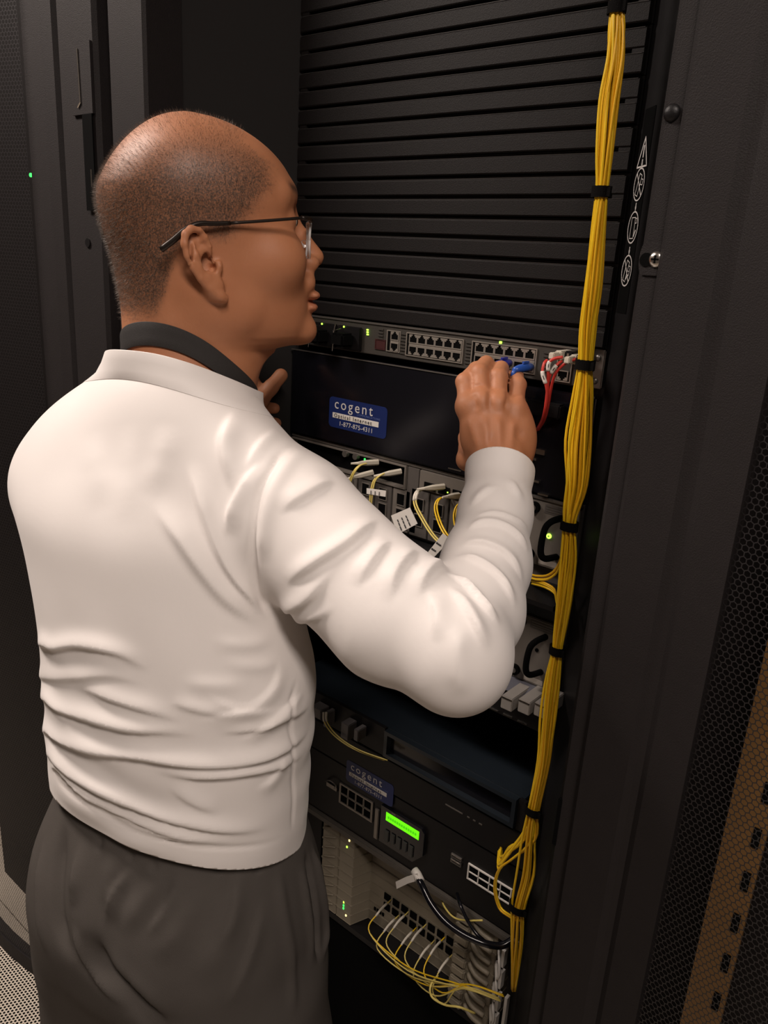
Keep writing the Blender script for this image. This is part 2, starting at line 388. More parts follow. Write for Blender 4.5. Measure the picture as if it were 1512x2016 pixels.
# ------------------------------------------------------------------ blanking panels above the switch
ORD = ['first', 'second', 'third', 'fourth', 'fifth', 'sixth', 'seventh', 'eighth', 'ninth', 'tenth', 'eleventh', 'twelfth', 'thirteenth', 'fourteenth']
def blank_parts(z, t):
    # two ribs with a groove between them; the groove stops short of the panel's ends, the joint runs full width
    MB().box(-0.241, 0.241, -0.002, 0.001, z+0.0004, z+U-0.0004).build('back_plate', BLACK2, t)
    for k in (0, 1):
        z0 = z+0.0006+k*U/2; z1 = z0+U/2-0.0042
        prof = [(-0.002, z0), (-0.0095, z0+0.0004), (-0.0105, z0+0.0016), (-0.0105, z1-0.0016), (-0.0095, z1-0.0004), (-0.002, z1)]
        rb = MB().prism(prof, 'x', -0.241, 0.2395).build('rib', BLACK, t)
        MB().box(-0.239, 0.2375, -0.0100, -0.0060, z1-0.0002, z1+0.0003).build('edge_highlight', EDGE, rb)  # thin pale strip painting the lit line along the rib top
    for sx in (-1, 1):
        MB().prism([(-0.002, z+U/2-0.0036), (-0.0098, z+U/2-0.0036), (-0.0098, z+U/2+0.0006), (-0.002, z+U/2+0.0006)], 'x', min(sx*0.227, sx*0.2395), max(sx*0.227, sx*0.2395)).build('end_bridge', BLACK, t)
for k in range(14):
    t = thing('blanking_panel', ORD[k]+' ribbed black blanking panel above the network switch', 'panel', (0, 0, ZS+k*U), 'blanking panels')
    blank_parts(ZS+k*U+0.0003, t)

# ------------------------------------------------------------------ network switch
sw = thing('network_switch', 'grey rack network switch with two blocks of sockets and green lights', 'switch', (0, 0.1, ZS-U))
z0, z1 = ZS-U+0.0012, ZS-0.001
MB().box(-0.22, 0.22, 0.0005, 0.36, z0, z1).build('body', BLACK2, sw)
MB().box(-0.2255, 0.2255, -0.012, 0.0, z0, z1).build('bezel', SWITCH, sw, bevel=0.001)
MB().box(-0.226, 0.226, -0.0135, -0.010, z1-0.0022, z1-0.0002).build('top_lip', DSTEEL, sw)
for sx in (-1, 1):
    ear = MB().box(min(sx*0.2258, sx*0.2415), max(sx*0.2258, sx*0.2415), -0.0035, 0.0, z0, z1).build('ear', DSTEEL if sx > 0 else SWITCH, sw, bevel=0.0012)
    for zz in (z0+0.008, z1-0.009): MB().dome((sx*0.2335, -0.0035, zz), (0, -1, 0), 0.0038, 0.0025, 12).build('ear_screw', DSTEEL, ear, smooth=True)
YS = -0.012
def jackface(flip):
    # face plate with the stepped opening, plus the dark cavity behind
    w, h = 0.0136, 0.0110
    mb = MB()
    mb.box(-w/2, -0.0056, -0.0012, 0, 0, h); mb.box(0.0056, w/2, -0.0012, 0, 0, h)
    s = -1 if flip else 1
    def bx(x0, x1, za, zb):
        a, b = (za, zb) if not flip else (h-zb, h-za)
        mb.box(x0, x1, -0.0012, 0, a, b)
    bx(-0.0056, 0.0056, 0, 0.0012); bx(-0.0056, -0.0033, 0.0075, h); bx(0.0033, 0.0056, 0.0075, h)
    bx(-0.0033, -0.0017, 0.0092, h); bx(0.0017, 0.0033, 0.0092, h)
    return mb
def port_proto():
    d = {}
    for flip in (False, True):
        o = jackface(flip).build('jack', JACK, None); me = o.data; bpy.data.objects.remove(o); d[flip] = me
        o = MB().box(-0.0056, 0.0056, -0.0003, -0.0001, 0.001, 0.0105).build('jack_cavity', VOID, None); d[flip, 'c'] = o.data; bpy.data.objects.remove(o)
    return d
PP = port_proto()
def jack(parent, x, z, flip, y=YS, name='socket'):
    o = bpy.data.objects.new(name, PP[flip]); COL.objects.link(o); o.parent = parent
    o.matrix_parent_inverse = Matrix.Translation(-Vector(parent.location)); o.location = (x, y-0.0008, z)
    c = bpy.data.objects.new('socket_cavity', PP[flip, 'c']); COL.objects.link(c); c.parent = o; c.location = (0, 0, 0)
    return o
PPITCH = 0.01375
for bx0 in (-0.0235, 0.0785):
    MB().frame(bx0-0.0052, bx0+6*PPITCH+0.002, 1.4128, 1.4422, 0.0012, YS-0.0016, YS).build('socket_block_frame', JACK, sw)
    MB().box(bx0-0.0035, bx0-0.0008, YS-0.0008, YS, 1.4145, 1.4405).build('light_bar', VOID, sw)
    MB().box(bx0, bx0+6*PPITCH, YS-0.0014, YS, 1.4262, 1.4290).build('socket_divider', JACK, sw)
    for i in range(6):
        x = bx0+(i+0.5)*PPITCH
        jack(sw, x, 1.4292, False); jack(sw, x, 1.4150, True)
MB().frame(-0.0615, -0.0385, 1.4145, 1.4420, 0.0011, YS-0.0014, YS).build('socket_block_frame', JACK, sw)
MB().box(-0.0598, -0.0570, YS-0.0008, YS, 1.416, 1.4405).build('light_bar', VOID, sw)
jack(sw, -0.0475, 1.4296, False); jack(sw, -0.0475, 1.4158, True)
MB().box(-0.0545, -0.0405, YS-0.0014, YS, 1.4266, 1.4296).build('socket_divider', JACK, sw)
MB().frame(-0.0815, -0.0635, 1.4150, 1.4285, 0.0012, YS-0.0012, YS).build('console_socket', DARKRED, sw)
MB().box(-0.080, -0.065, YS-0.0006, YS, 1.4165, 1.427).build('console_cavity', DARKRED, sw)
jack(sw, 0.1985, 1.4115, True)
MB().frame(0.1895, 0.2085, 1.4095, 1.4405, 0.0012, YS-0.0014, YS).build('socket_block_frame', JACK, sw)
for xv, n in ((-0.0725, 4), (-0.0335, 7), (0.0685, 7), (0.1755, 6)):     # short cooling louvres
    for i in range(n):
        z = (1.4405 if n != 4 else 1.4425)-i*0.0041
        MB().box(xv-0.0042, xv+0.0042, YS-0.0012, YS, z-0.0022, z).build('louvre', SWITCH, sw)
for xx, zz in ((-0.096, 1.4385), (-0.0957, 1.4355), (-0.0954, 1.4325)):
    MB().box(xx-0.0014, xx+0.0014, YS-0.0014, YS, zz-0.001, zz+0.001).build('status_light', GREENLED, sw)
MB().box(0.1115, 0.1145, YS-0.0014, YS, 1.4428, 1.4455).build('status_light', GREENLED, sw)
# the two power supplies at the switch's left end, their cords and wire clips
for k, xc in enumerate((-0.172, -0.126)):
    ps = MB().box(xc-0.0215, xc+0.0215, YS-0.006, YS, 1.409, 1.4405).build('power_supply', BLACK2, sw, bevel=0.0012)
    MB().box(xc-0.012, xc+0.012, YS-0.030, YS-0.006, 1.414, 1.432).build('cord_plug', VOID, ps, bevel=0.003)
    MB().cyl((xc-(0.008 if k else 0.004), YS-0.006, 1.4392), (0, -1, 0), 0.0013, 0.001, 10).build('status_light', GREENLED, ps)
    MB().tube([(xc-0.011, YS-0.008, 1.4365), (xc-0.006, YS-0.030, 1.4345), (xc-0.002, YS-0.033, 1.433), (xc, YS-0.032, 1.4445)], 0.0007, 6).build('wire_clip', STEEL, ps)
    MB().tube([(xc-0.004, YS-0.031, 1.4175), (xc-0.005, YS-0.031, 1.408)], 0.0007, 6).build('wire_clip', STEEL, ps)
text('CISCO ME', 0.0042, 'maker_print', DSTEEL, sw, (0.196, YS-0.0004, 1.4430), space=1.1) if False else None
# transceivers and the four red fibre cords
for k, (px, w) in enumerate(((1105, 0.0085), (1135, 0.0085))):
    c = at(px, 699 if k == 0 else 707, -0.032)
    t = thing('fibre_transceiver', 'white fibre transceiver plug in the switch, '+('beside the black one' if k == 0 else 'half behind the yellow cables'), 'plug', (c.x, -0.015, c.z))
    MB().box(c.x-w/2, c.x+w/2, -0.040, -0.0135, c.z-0.005, c.z+0.005).build('plug_body', BOOT, t, bevel=0.0012)
    MB().box(c.x-w/2+0.001, c.x+w/2-0.001, -0.055, -0.040, c.z-0.0036, c.z+0.0036).build('latch_tab', BOOT, t, bevel=0.001)
c = at(1122, 701, -0.030)
t = thing('fibre_transceiver', 'black fibre transceiver plug in the switch beside a white one', 'plug', (c.x, -0.02, c.z))
MB().box(c.x-0.0055, c.x+0.0055, -0.034, -0.0135, c.z-0.0055, c.z+0.0055).build('plug_body', GLOSS, t, bevel=0.0015)
MB().box(c.x-0.0012, c.x+0.0012, -0.0352, -0.034, c.z-0.001, c.z+0.003).build('wire_bail', STEEL, t)
redp = [[(1077, 709), (1071, 716), (1068, 735), (1074, 755), (1077, 775), (1073, 805), (1068, 825), (1058, 845)],
        [(1108, 703), (1092, 706), (1081, 714), (1079, 730), (1079, 752), (1078, 778), (1074, 808), (1068, 830), (1055, 848)],
        [(1106, 711), (1099, 716), (1090, 726), (1082, 742), (1078, 765), (1075, 790), (1071, 818), (1062, 842)],
        [(1136, 707), (1120, 711), (1108, 719), (1096, 732), (1089, 748), (1084, 770), (1079, 800), (1072, 826), (1060, 846)]]
rlab = ['with its white sleeve hanging lowest', 'with its white sleeve standing upright', 'with its white sleeve leaning right', 'with no white sleeve, lying outermost']
for k, pl in enumerate(redp):
    ys = [-0.05, -0.055, -0.058, -0.058, -0.055, -0.05, -0.04, -0.03, -0.02]
    pts = [at(x, y, ys[min(i, 8)]+0.004*k-0.006) for i, (x, y) in enumerate(pl)]
    t = thing('patch_cable', 'red fibre patch cord from the switch '+rlab[k], 'cable', pts[-1], 'red patch cords')
    MB().tube(pts, 0.0016, 8, smooth=5).build('cord', RED, t, smooth=True)
    if k < 3:
        cc = catmull(pts, 5); i0 = (9, 9, 7)[k]
        sl = MB().tube(cc[i0:i0+7], 0.0023, 10).build('sleeve', WHITEP, t, smooth=True)
        q = cc[i0+3]
        MB().tube([cc[i0+2]+Vector((0.0012, -0.0021, 0)), cc[i0+4]+Vector((0.0012, -0.0021, 0))], 0.0005, 5).build('sleeve_print', INK, sl)

# ------------------------------------------------------------------ black shelf with the blue sticker
def sticker(t, cx, cz, w, h, Y, tilt=0.0):
    r = 0.006; pl = []
    for (sx, sz, a0) in ((1, 1, 0), (-1, 1, 90), (-1, -1, 180), (1, -1, 270)):
        for k in range(5):
            a = math.radians(a0+k*22.5); pl.append((cx+sx*(w/2-r)+r*math.cos(a), cz+sz*(h/2-r)+r*math.sin(a)))
    s = MB().prism(pl, 'y', Y-0.0004, Y).build('sticker', BLUE, t)
    Y -= 0.0008
    text('cogent', 0.0205*w/0.108, 'sticker_print', PRINT, s, (cx-w*0.405, Y, cz+h*0.14), space=1.32)
    text('COMMUNICATIONS', 0.0042*w/0.108, 'sticker_print', mat('faint_print', (0.10, 0.14, 0.34), 0.5), s, (cx+w*0.0, Y, cz+h*0.045), space=1.15)
    MB().box(cx-w*0.43, cx+w*0.37, Y, Y+0.0003, cz-h*0.175, cz-h*0.005).build('sticker_band', WHITEP, s)
    text('Optical Internet', 0.0076*w/0.108, 'sticker_print', INK, s, (cx-w*0.40, Y-0.0004, cz-h*0.145), space=1.38)
    text('1-877-875-4311', 0.0092*w/0.108, 'sticker_print', PRINT, s, (cx-w*0.31, Y, cz-h*0.40), space=1.08)
    return s
ob = thing('fibre_shelf', 'wide black shelf unit with a bright blue sticker, under the network switch', 'shelf unit', (0, 0.1, ZS-4*U))
za, zb = ZS-4*U+0.001, ZS-U-0.0075
MB().box(-0.22, 0.22, 0.0005, 0.30, za, zb).build('body', BLACK2, ob)
MB().box(-0.2405, 0.128, -0.014, 0.0, za, zb).build('door', GLOSS, ob, bevel=0.0025)
MB().box(-0.2405, 0.128, -0.0150, -0.012, zb-0.0012, zb+0.0002).build('door_lip', DSTEEL, ob)
rpn = MB().box(0.130, 0.2405, -0.010, 0.0, za, zb).build('latch_bay', GLOSS, ob, bevel=0.0025)
lt = MB().box(0.160, 0.206, -0.024, -0.010, 1.368, 1.385).build('latch', BLACK2, ob, bevel=0.002)
MB().box(0.148, 0.160, -0.020, -0.010, 1.377, 1.385).build('latch_pin', STEEL, lt, bevel=0.002)
MB().box(0.150, 0.162, -0.019, -0.010, 1.371, 1.374).build('latch_pin', STEEL, lt, bevel=0.001)
for x, z, w, h in ((0.183, 1.3255, 0.0115, 0.006), (0.1735, 1.3155, 0.0105, 0.0028), (0.181, 1.2895, 0.010, 0.0026), (0.193, 1.2755, 0.014, 0.0022)):
    MB().box(x-w/2, x+w/2, -0.0145, -0.010, z-h/2, z+h/2).build('clip', STEEL, ob)
for x0 in (0.055, 0.118): MB().box(x0, x0+0.020, -0.0148, -0.0138, 1.2785, 1.2800).build('hinge_pin', STEEL, ob)
sticker(ob, -0.1055, 1.3185, 0.108, 0.0435, -0.0142)
for zz in (1.30, 1.262): MB().cyl((0.2335, -0.010, zz+0.03), (0, -1, 0), 0.0036, 0.0022, 12).build('ear_screw', DSTEEL, ob)

# ------------------------------------------------------------------ upper grey card chassis
c1 = thing('transport_chassis', 'grey card chassis with handles and yellow fibre pairs, under the black shelf unit', 'chassis', (0, 0.1, 0.958))
za, zb = 0.962, ZS-4*U-0.001
MB().box(-0.2405, 0.2405, 0.0, 0.30, za, zb).build('body', GREYCH, c1)
MB().box(-0.2405, 0.2405, -0.010, 0.0, zb-0.004, zb).build('top_rail', DSTEEL, c1, bevel=0.001)
# left open card bay
bay = MB().frame(-0.2380, -0.0155, 1.2335, 1.2665, 0.0022, -0.012, 0.0).build('card_bay', GREYLT, c1)
MB().box(-0.236, -0.018, -0.0012, 0.0, 1.236, 1.264).build('bay_back', VOID, bay)
for x in (-0.088, -0.0835, -0.098): MB().box(x-0.0009, x+0.0009, -0.003, -0.0012, 1.2565, 1.2590).build('status_light', GREEN2, bay)
for x in (-0.125, -0.105): MB().cyl((x, -0.010, 1.262), (0, -1, 0), 0.0045, 0.006, 14).build('thumb_screw', DSTEEL, bay)
# card columns right of the bay
MB().box(-0.0135, 0.0065, -0.010, 0.0, 1.175, 1.2665).build('filler_strip', GREYCH, c1, bevel=0.0008)
tray = MB().box(0.0085, 0.1555, -0.012, 0.0, 1.240, 1.2665).build('card_header', GREYLT, c1, bevel=0.0008)
for i in range(5):
    x = 0.018+i*0.023
    MB().box(x, x+0.018, -0.0135, -0.012, 1.2425, 1.2525).build('display_window', VOID, tray)
for x in (0.040, 0.057): MB().box(x-0.0008, x+0.0008, -0.0142, -0.0135, 1.2460, 1.2475).build('status_light', GREENLED, tray)
for i in range(12):
    x = -0.230+i*0.0322
    if x > 0.15: break
    cd = MB().box(x, x+0.0304, -0.010, 0.0, 1.172, 1.232 if x < -0.02 else 1.2385).build('card', GREYCH if i % 3 else GREYLT, c1, bevel=0.0008)
    for zz in (1.218, 1.196):
        MB().box(x+0.009, x+0.0215, -0.0112, -0.010, zz-0.0075, zz+0.0075).build('fibre_port', VOID, cd)
        MB().frame(x+0.0078, x+0.0227, zz-0.0088, zz+0.0088, 0.0010, -0.0116, -0.010).build('port_frame', GREYLT, cd)
# fibre guide with silver clips under the cards
gd = MB().prism([(-0.002, 1.166), (-0.045, 1.156), (-0.045, 1.150), (-0.002, 1.150)], 'x', -0.2405, 0.2405).build('fibre_guide', BLACK2, c1)
for x in (-0.02, 0.03, 0.075, 0.12): 
    MB().box(x, x+0.014, -0.047, -0.030, 1.1585, 1.1600).build('guide_clip', STEEL, gd)
    MB().box(x+0.002, x+0.016, -0.0462, -0.045, 1.128, 1.149).build('guide_tab', DSTEEL, gd)
# two handled modules at the right, a navy gap between them
def module(z0, z1, led):
    m = MB().box(0.158, 0.2405, -0.008, 0.0, z0, z1).build('handled_module', GREYLT, c1, bevel=0.001)
    for zz in (z1-0.010, z0+0.012):
        k = MB().cyl((0.182, -0.008, zz), (0, -1, 0), 0.0072, 0.005, 18).build('thumb_screw', VOID, m)
        MB().cyl((0.182, -0.013, zz), (0, -1, 0), 0.0035, 0.001, 14).build('screw_slot', DSTEEL, k)
    zc = (z0+z1)/2
    hp = [(0.218, -0.008, zc+0.026), (0.214, -0.026, zc+0.024), (0.210, -0.032, zc+0.014), (0.2085, -0.032, zc-0.012), (0.212, -0.027, zc-0.022), (0.218, -0.008, zc-0.023)]
    MB().tube(hp, 0.0040, 10, smooth=5).build('handle', VOID, m, smooth=True)
    MB().box(0.195, 0.236, -0.0084, -0.008, z1-0.014, z1-0.003).build('printed_label', GREYCH, m)
    for q in range(3): MB().box(0.197, 0.232-0.004*q, -0.0088, -0.0084, z1-0.0055-q*0.003, z1-0.0045-q*0.003).build('label_line', DSTEEL, m)
    MB().box(0.195, 0.222, -0.0084, -0.008, z0+0.003, z0+0.010).build('printed_label', mat('pale_label', (0.38, 0.34, 0.30), 0.6), m)
    if led:
        l = MB().cyl((0.2050, -0.008, zc), (0, -1, 0), 0.0032, 0.0015, 14).build('status_light', GREENLED, m)
        MB().cyl((0.2050, -0.0095, zc), (0, -1, 0), 0.0012, 0.0003, 8).build('light_centre', mat('led_core', (0.2, 0.5, 0.05), 0.4, emit=0.6), l)
    else:
        MB().cyl((0.2085, -0.008, zc+0.004), (0, -1, 0), 0.0025, 0.001, 12).build('status_light', VOID, m)
module(1.185, 1.2665, True)
module(1.026, 1.116, False)
MB().box(-0.2405, 0.2405, -0.004, 0.0, 1.119, 1.148).build('navy_filler', NAVY, c1)
MB().box(-0.2405, 0.156, -0.008, 0.0, 1.026, 1.116).build('card_cover', BLACK2, c1, bevel=0.001)
MB().box(-0.2405, 0.2405, -0.008, 0.0, 0.964, 1.022).build('lower_cover', BLACK2, c1, bevel=0.001)
cb = MB().prism([(0.0, 1.024), (-0.03, 1.018), (-0.035, 1.020), (0.0, 1.027)], 'x', 0.150, 0.2405).build('cable_tray', mat('grey_navy', (0.10, 0.10, 0.12), 0.4), c1)
for k, px in enumerate((1000, 1034, 1066)):
    p = at(px, 1383+k*7, -0.052)
    t = thing('fibre_connector', 'pale square fibre connector '+['closest to the elbow', 'between two others', 'beside the yellow cables'][k]+' in the tray', 'connector', (p.x, -0.02, p.z))
    MB().box(p.x-0.008, p.x+0.008, -0.056, -0.010, p.z-0.009, p.z+0.009).build('connector_body', mat('grey_connector', (0.26, 0.24, 0.22), 0.45), t, bevel=0.001)
    MB().box(p.x-0.0075, p.x+0.0075, -0.057, -0.056, p.z+0.0065, p.z+0.008).build('bright_edge', STEEL, t)
for x in (0.150, 0.172, 0.194): MB().box(x, x+0.014, -0.0092, -0.008, 0.9665, 0.9682).build('edge_clip', STEEL, c1)

# fibre pairs on the upper chassis
def fibre_pair(name, label, pl, ys, r=0.0011, mat_=PALEY, boot=None, tagq=None, gap=0.0036, group=None):
    c = [at(x, y, Y) for (x, y), Y in zip(pl, ys)]
    t = thing(name, label, 'cable', c[0], group)
    for s in (-1, 1):
        MB().tube([p+Vector((s*gap/2, 0, s*gap*0.25)) for p in c], r, 8, smooth=6).build('fibre', mat_, t, smooth=True)
        if boot:
            MB().tube([p+Vector((s*gap/2, 0, s*gap*0.25)) for p in catmull(c, 6)[boot[0]:boot[1]]], [0.0020, 0.0016], 8).build('boot', BOOT, t, smooth=True)
    if tagq:
        v = [at(x, y, Y) for x, y, Y in tagq]
        n = (v[1]-v[0]).cross(v[2]-v[0]).normalized()*0.0003
        f = MB().add([q-n for q in v]+[q+n for q in v], [(0, 1, 2, 3), (7, 6, 5, 4), (0, 4, 5, 1), (1, 5, 6, 2), (2, 6, 7, 3), (3, 7, 4, 0)]).build('paper_tag', WHITEP, t)
        # three printed lines
        sgn = 1 if n.dot(Vector(CAM)-v[0]) > 0 else -1
        for k in range(3):
            a, b = 0.22+0.22*k, 0.27+0.22*k
            def bl(u, w): return v[0].lerp(v[1], u).lerp(v[3].lerp(v[2], u), w)+n*sgn*3
            for (u0, u1) in ((0.08, 0.30), (0.34, 0.50), (0.54, 0.68)):
                MB().add([bl(u0, a), bl(u1, a), bl(u1, b), bl(u0, b)], [(0, 1, 2, 3)]).build('tag_print', INK, f)
    return t
fibre_pair('fibre_pair', 'yellow fibre pair with white ends and a square paper tag', [(840, 962), (822, 968), (817, 990), (832, 1022), (856, 1058), (885, 1080), (925, 1092)], [-0.012, -0.035, -0.045, -0.05, -0.055, -0.058, -0.05], boot=(5, 12),
           tagq=[(783, 1052, -0.05), (770, 1015, -0.05), (807, 999, -0.05), (822, 1031, -0.05)])
fibre_pair('fibre_pair', 'yellow fibre pair looping down beside the elbow with a long paper flag', [(885, 978), (865, 982), (858, 1000), (866, 1030), (880, 1055), (900, 1075), (930, 1085)], [-0.012, -0.035, -0.045, -0.052, -0.06, -0.06, -0.05], mat_=YEL,
           tagq=[(830, 1103, -0.064), (842, 1110, -0.064), (888, 1062, -0.064), (872, 1050, -0.064)])
fibre_pair('fibre_pair', 'yellow fibre pair closest to the raised sleeve cuff', [(925, 990), (905, 992), (896, 1010), (898, 1035), (908, 1060), (930, 1090)], [-0.012, -0.035, -0.045, -0.05, -0.055, -0.05], mat_=YEL)
fibre_pair('fibre_pair', 'yellow fibre pair hanging from the green lit card bay with a white tag', [(770, 930), (752, 934), (738, 945), (732, 965), (730, 985), (726, 1020)], [-0.012, -0.035, -0.042, -0.045, -0.045, -0.04],
           tagq=[(722, 972, -0.047), (722, 961, -0.047), (760, 966, -0.047), (759, 978, -0.047)])
fibre_pair('fibre_pair', 'yellow fibre pair curving behind the white shoulder', [(735, 912), (712, 915), (700, 925), (690, 945), (680, 980)], [-0.012, -0.035, -0.045, -0.045, -0.04])
for k, pl in enumerate([[(790, 928), (750, 935)], [(745, 910), (705, 912)], [(735, 930), (695, 940)], [(875, 958), (835, 962)], [(905, 975), (880, 978)]]):
    a = at(*pl[0], -0.012); b = at(*pl[1], -0.035)
    t = thing('fibre_plug', 'translucent white fibre plug in the grey chassis, '+['over the green lights', 'behind the shoulder', 'lowest in the card bay', 'above the square paper tag', 'near the sleeve'][k], 'plug', a)
    MB().tube([a, a.lerp(b, 0.6), b], [0.0042, 0.004, 0.0022], 6).build('plug_body', mat('milky_plastic', (0.5, 0.46, 0.38), 0.4), t)
    MB().tube([b, b+(b-a)*0.35], [0.002, 0.0014], 6).build('strain_relief', BOOT, t)

# ------------------------------------------------------------------ dark one-unit box below an open gap
db = thing('server_box', 'dark navy one-unit box below an open gap, with a wide framed front', 'server', (0, 0.2, ZS-14.45*U))
za, zb = ZS-14.45*U, ZS-13.38*U
MB().box(-0.2405, 0.218, -0.004, 0.42, za, zb).build('body', NAVY, db, bevel=0.001)
MB().frame(-0.02, 0.210, za+0.002, zb-0.001, 0.006, -0.014, -0.004).build('front_frame', NAVY, db)
MB().box(-0.014, 0.204, -0.0045, -0.004, za+0.008, zb-0.007).build('front_recess', GLOSS, db)
MB().box(-0.2405, -0.022, -0.010, -0.004, za, zb).build('port_panel', BLACK2, db)
MB().box(0.212, 0.2405, -0.010, -0.004, za, zb).build('ear', BLACK2, db)
for x0, x1, h in ((-0.160, -0.138, 0.018), (-0.132, -0.125, 0.026), (-0.094, -0.078, 0.028), (-0.067, -0.058, 0.020)):
    MB().box(x0, x1, -0.030, -0.010, zb-0.012-h, zb-0.012).build('plug', mat('dim_grey_plug', (0.12, 0.11, 0.11), 0.5), db, bevel=0.001)
fibre_pair('fibre_pair', 'pale yellow fibre pair leaving the dark navy box behind the waist', [(640, 1402), (641, 1420), (655, 1442), (680, 1463), (712, 1480), (760, 1497)], [-0.032, -0.035, -0.036, -0.036, -0.034, -0.025], boot=(0, 7), gap=0.006)

# ------------------------------------------------------------------ black appliance with the green display
ap = thing('network_appliance', 'black appliance with a lit green display and a dim blue sticker', 'appliance', (0, 0.2, 0.632))
za, zb = 0.634, ZS-14.5*U
MB().box(-0.2405, 0.2405, 0.0, 0.42, za, zb).build('body', BLACK2, ap)
MB().box(-0.2405, 0.2405, -0.010, 0.0, 0.750, zb-0.001).build('upper_panel', BLACK2, ap, bevel=0.001)
MB().box(-0.2405, 0.2405, -0.008, 0.0, za, 0.747).build('lower_panel', BLACK2, ap, bevel=0.001)
for x, w in ((0.098, 0.030), (0.136, 0.004), (0.146, 0.004), (0.156, 0.005)): MB().box(x, x+w, -0.0108, -0.010, 0.7845, 0.7862).build('edge_mark', DSTEEL, ap)
sticker(ap, -0.046, 0.746, 0.098, 0.040, -0.0102)
# socket block
zb2 = 0.708
bl = MB().frame(-0.108, -0.036, 0.676, 0.714, 0.0025, -0.0105, -0.008).build('socket_block_frame', DSTEEL, ap)
for i in range(4):
    for j in range(2):
        x = -0.1055+i*0.0168; z = 0.6785+j*0.0172
        s_ = MB().frame(x, x+0.0160, z, z+0.0162, 0.0009, -0.0102, -0.008).build('socket', DSTEEL, bl)
        MB().box(x+0.001, x+0.015, -0.0086, -0.008, z+0.001, z+0.0152).build('socket_cavity', VOID, s_)
MB().box(-0.138, -0.112, -0.011, -0.008, 0.692, 0.702).build('badge', DSTEEL, ap, bevel=0.002)
MB().tube([(-0.14, -0.011, 0.700), (-0.125, -0.016, 0.712), (-0.112, -0.014, 0.708), (-0.118, -0.012, 0.698)], 0.0012, 6, smooth=4).build('wire_loop', DSTEEL, ap)
MB().box(-0.030, -0.022, -0.012, -0.008, 0.652, 0.708).build('pull_tab', DSTEEL, ap, bevel=0.001)
dp = MB().prism([(-0.017, 0.722), (0.062, 0.722), (0.068, 0.716), (0.068, 0.676), (0.050, 0.655), (-0.017, 0.655)], 'y', -0.013, -0.008).build('display_bezel', GLOSS, ap)
lc = MB().box(-0.006, 0.0585, -0.0136, -0.013, 0.7005, 0.7155).build('display', LCD, dp)
text('SYSTEM STATUS OK', 0.0062, 'display_text', LCDINK, lc, (-0.003, -0.0139, 0.7060)) if False else None
for i in range(13):
    MB().box(-0.002+i*0.0044, 0.0012+i*0.0044, -0.0140, -0.0136, 0.7060, 0.7105).build('display_character', LCDINK, lc)
MB().box(0.004, 0.012, -0.0135, -0.013, 0.7185, 0.7205).build('bezel_print', DSTEEL, dp)
for i in range(5):
    MB().box(-0.006+i*0.012, 0.003+i*0.012, -0.0155, -0.013, 0.663+0.003*(i % 2), 0.684).build('key', mat('dim_key', (0.05, 0.05, 0.047), 0.5), dp, bevel=0.001)
for z in (0.7075, 0.6985):
    u_ = MB().frame(0.116, 0.134, z-0.0035, z+0.0025, 0.0012, -0.0105, -0.008).build('usb_socket', DSTEEL, ap)
    MB().box(0.1175, 0.1325, -0.0108, -0.0100, z, z+0.0018).build('usb_tongue', STEEL, u_)
gr = MB().frame(0.146, 0.219, 0.6835, 0.7105, 0.0017, -0.0105, -0.008)
gr = gr.build('vent_grille', WHITEP, ap)
MB().box(0.148, 0.217, -0.0086, -0.008, 0.6855, 0.7085).build('grille_void', VOID, gr)
for i in range(1, 4): MB().box(0.146+i*0.01825-0.0007, 0.146+i*0.01825+0.0007, -0.0102, -0.008, 0.685, 0.709).build('grille_bar', WHITEP, gr)
MB().box(0.148, 0.217, -0.0102, -0.008, 0.6962, 0.6976).build('grille_bar', WHITEP, gr)

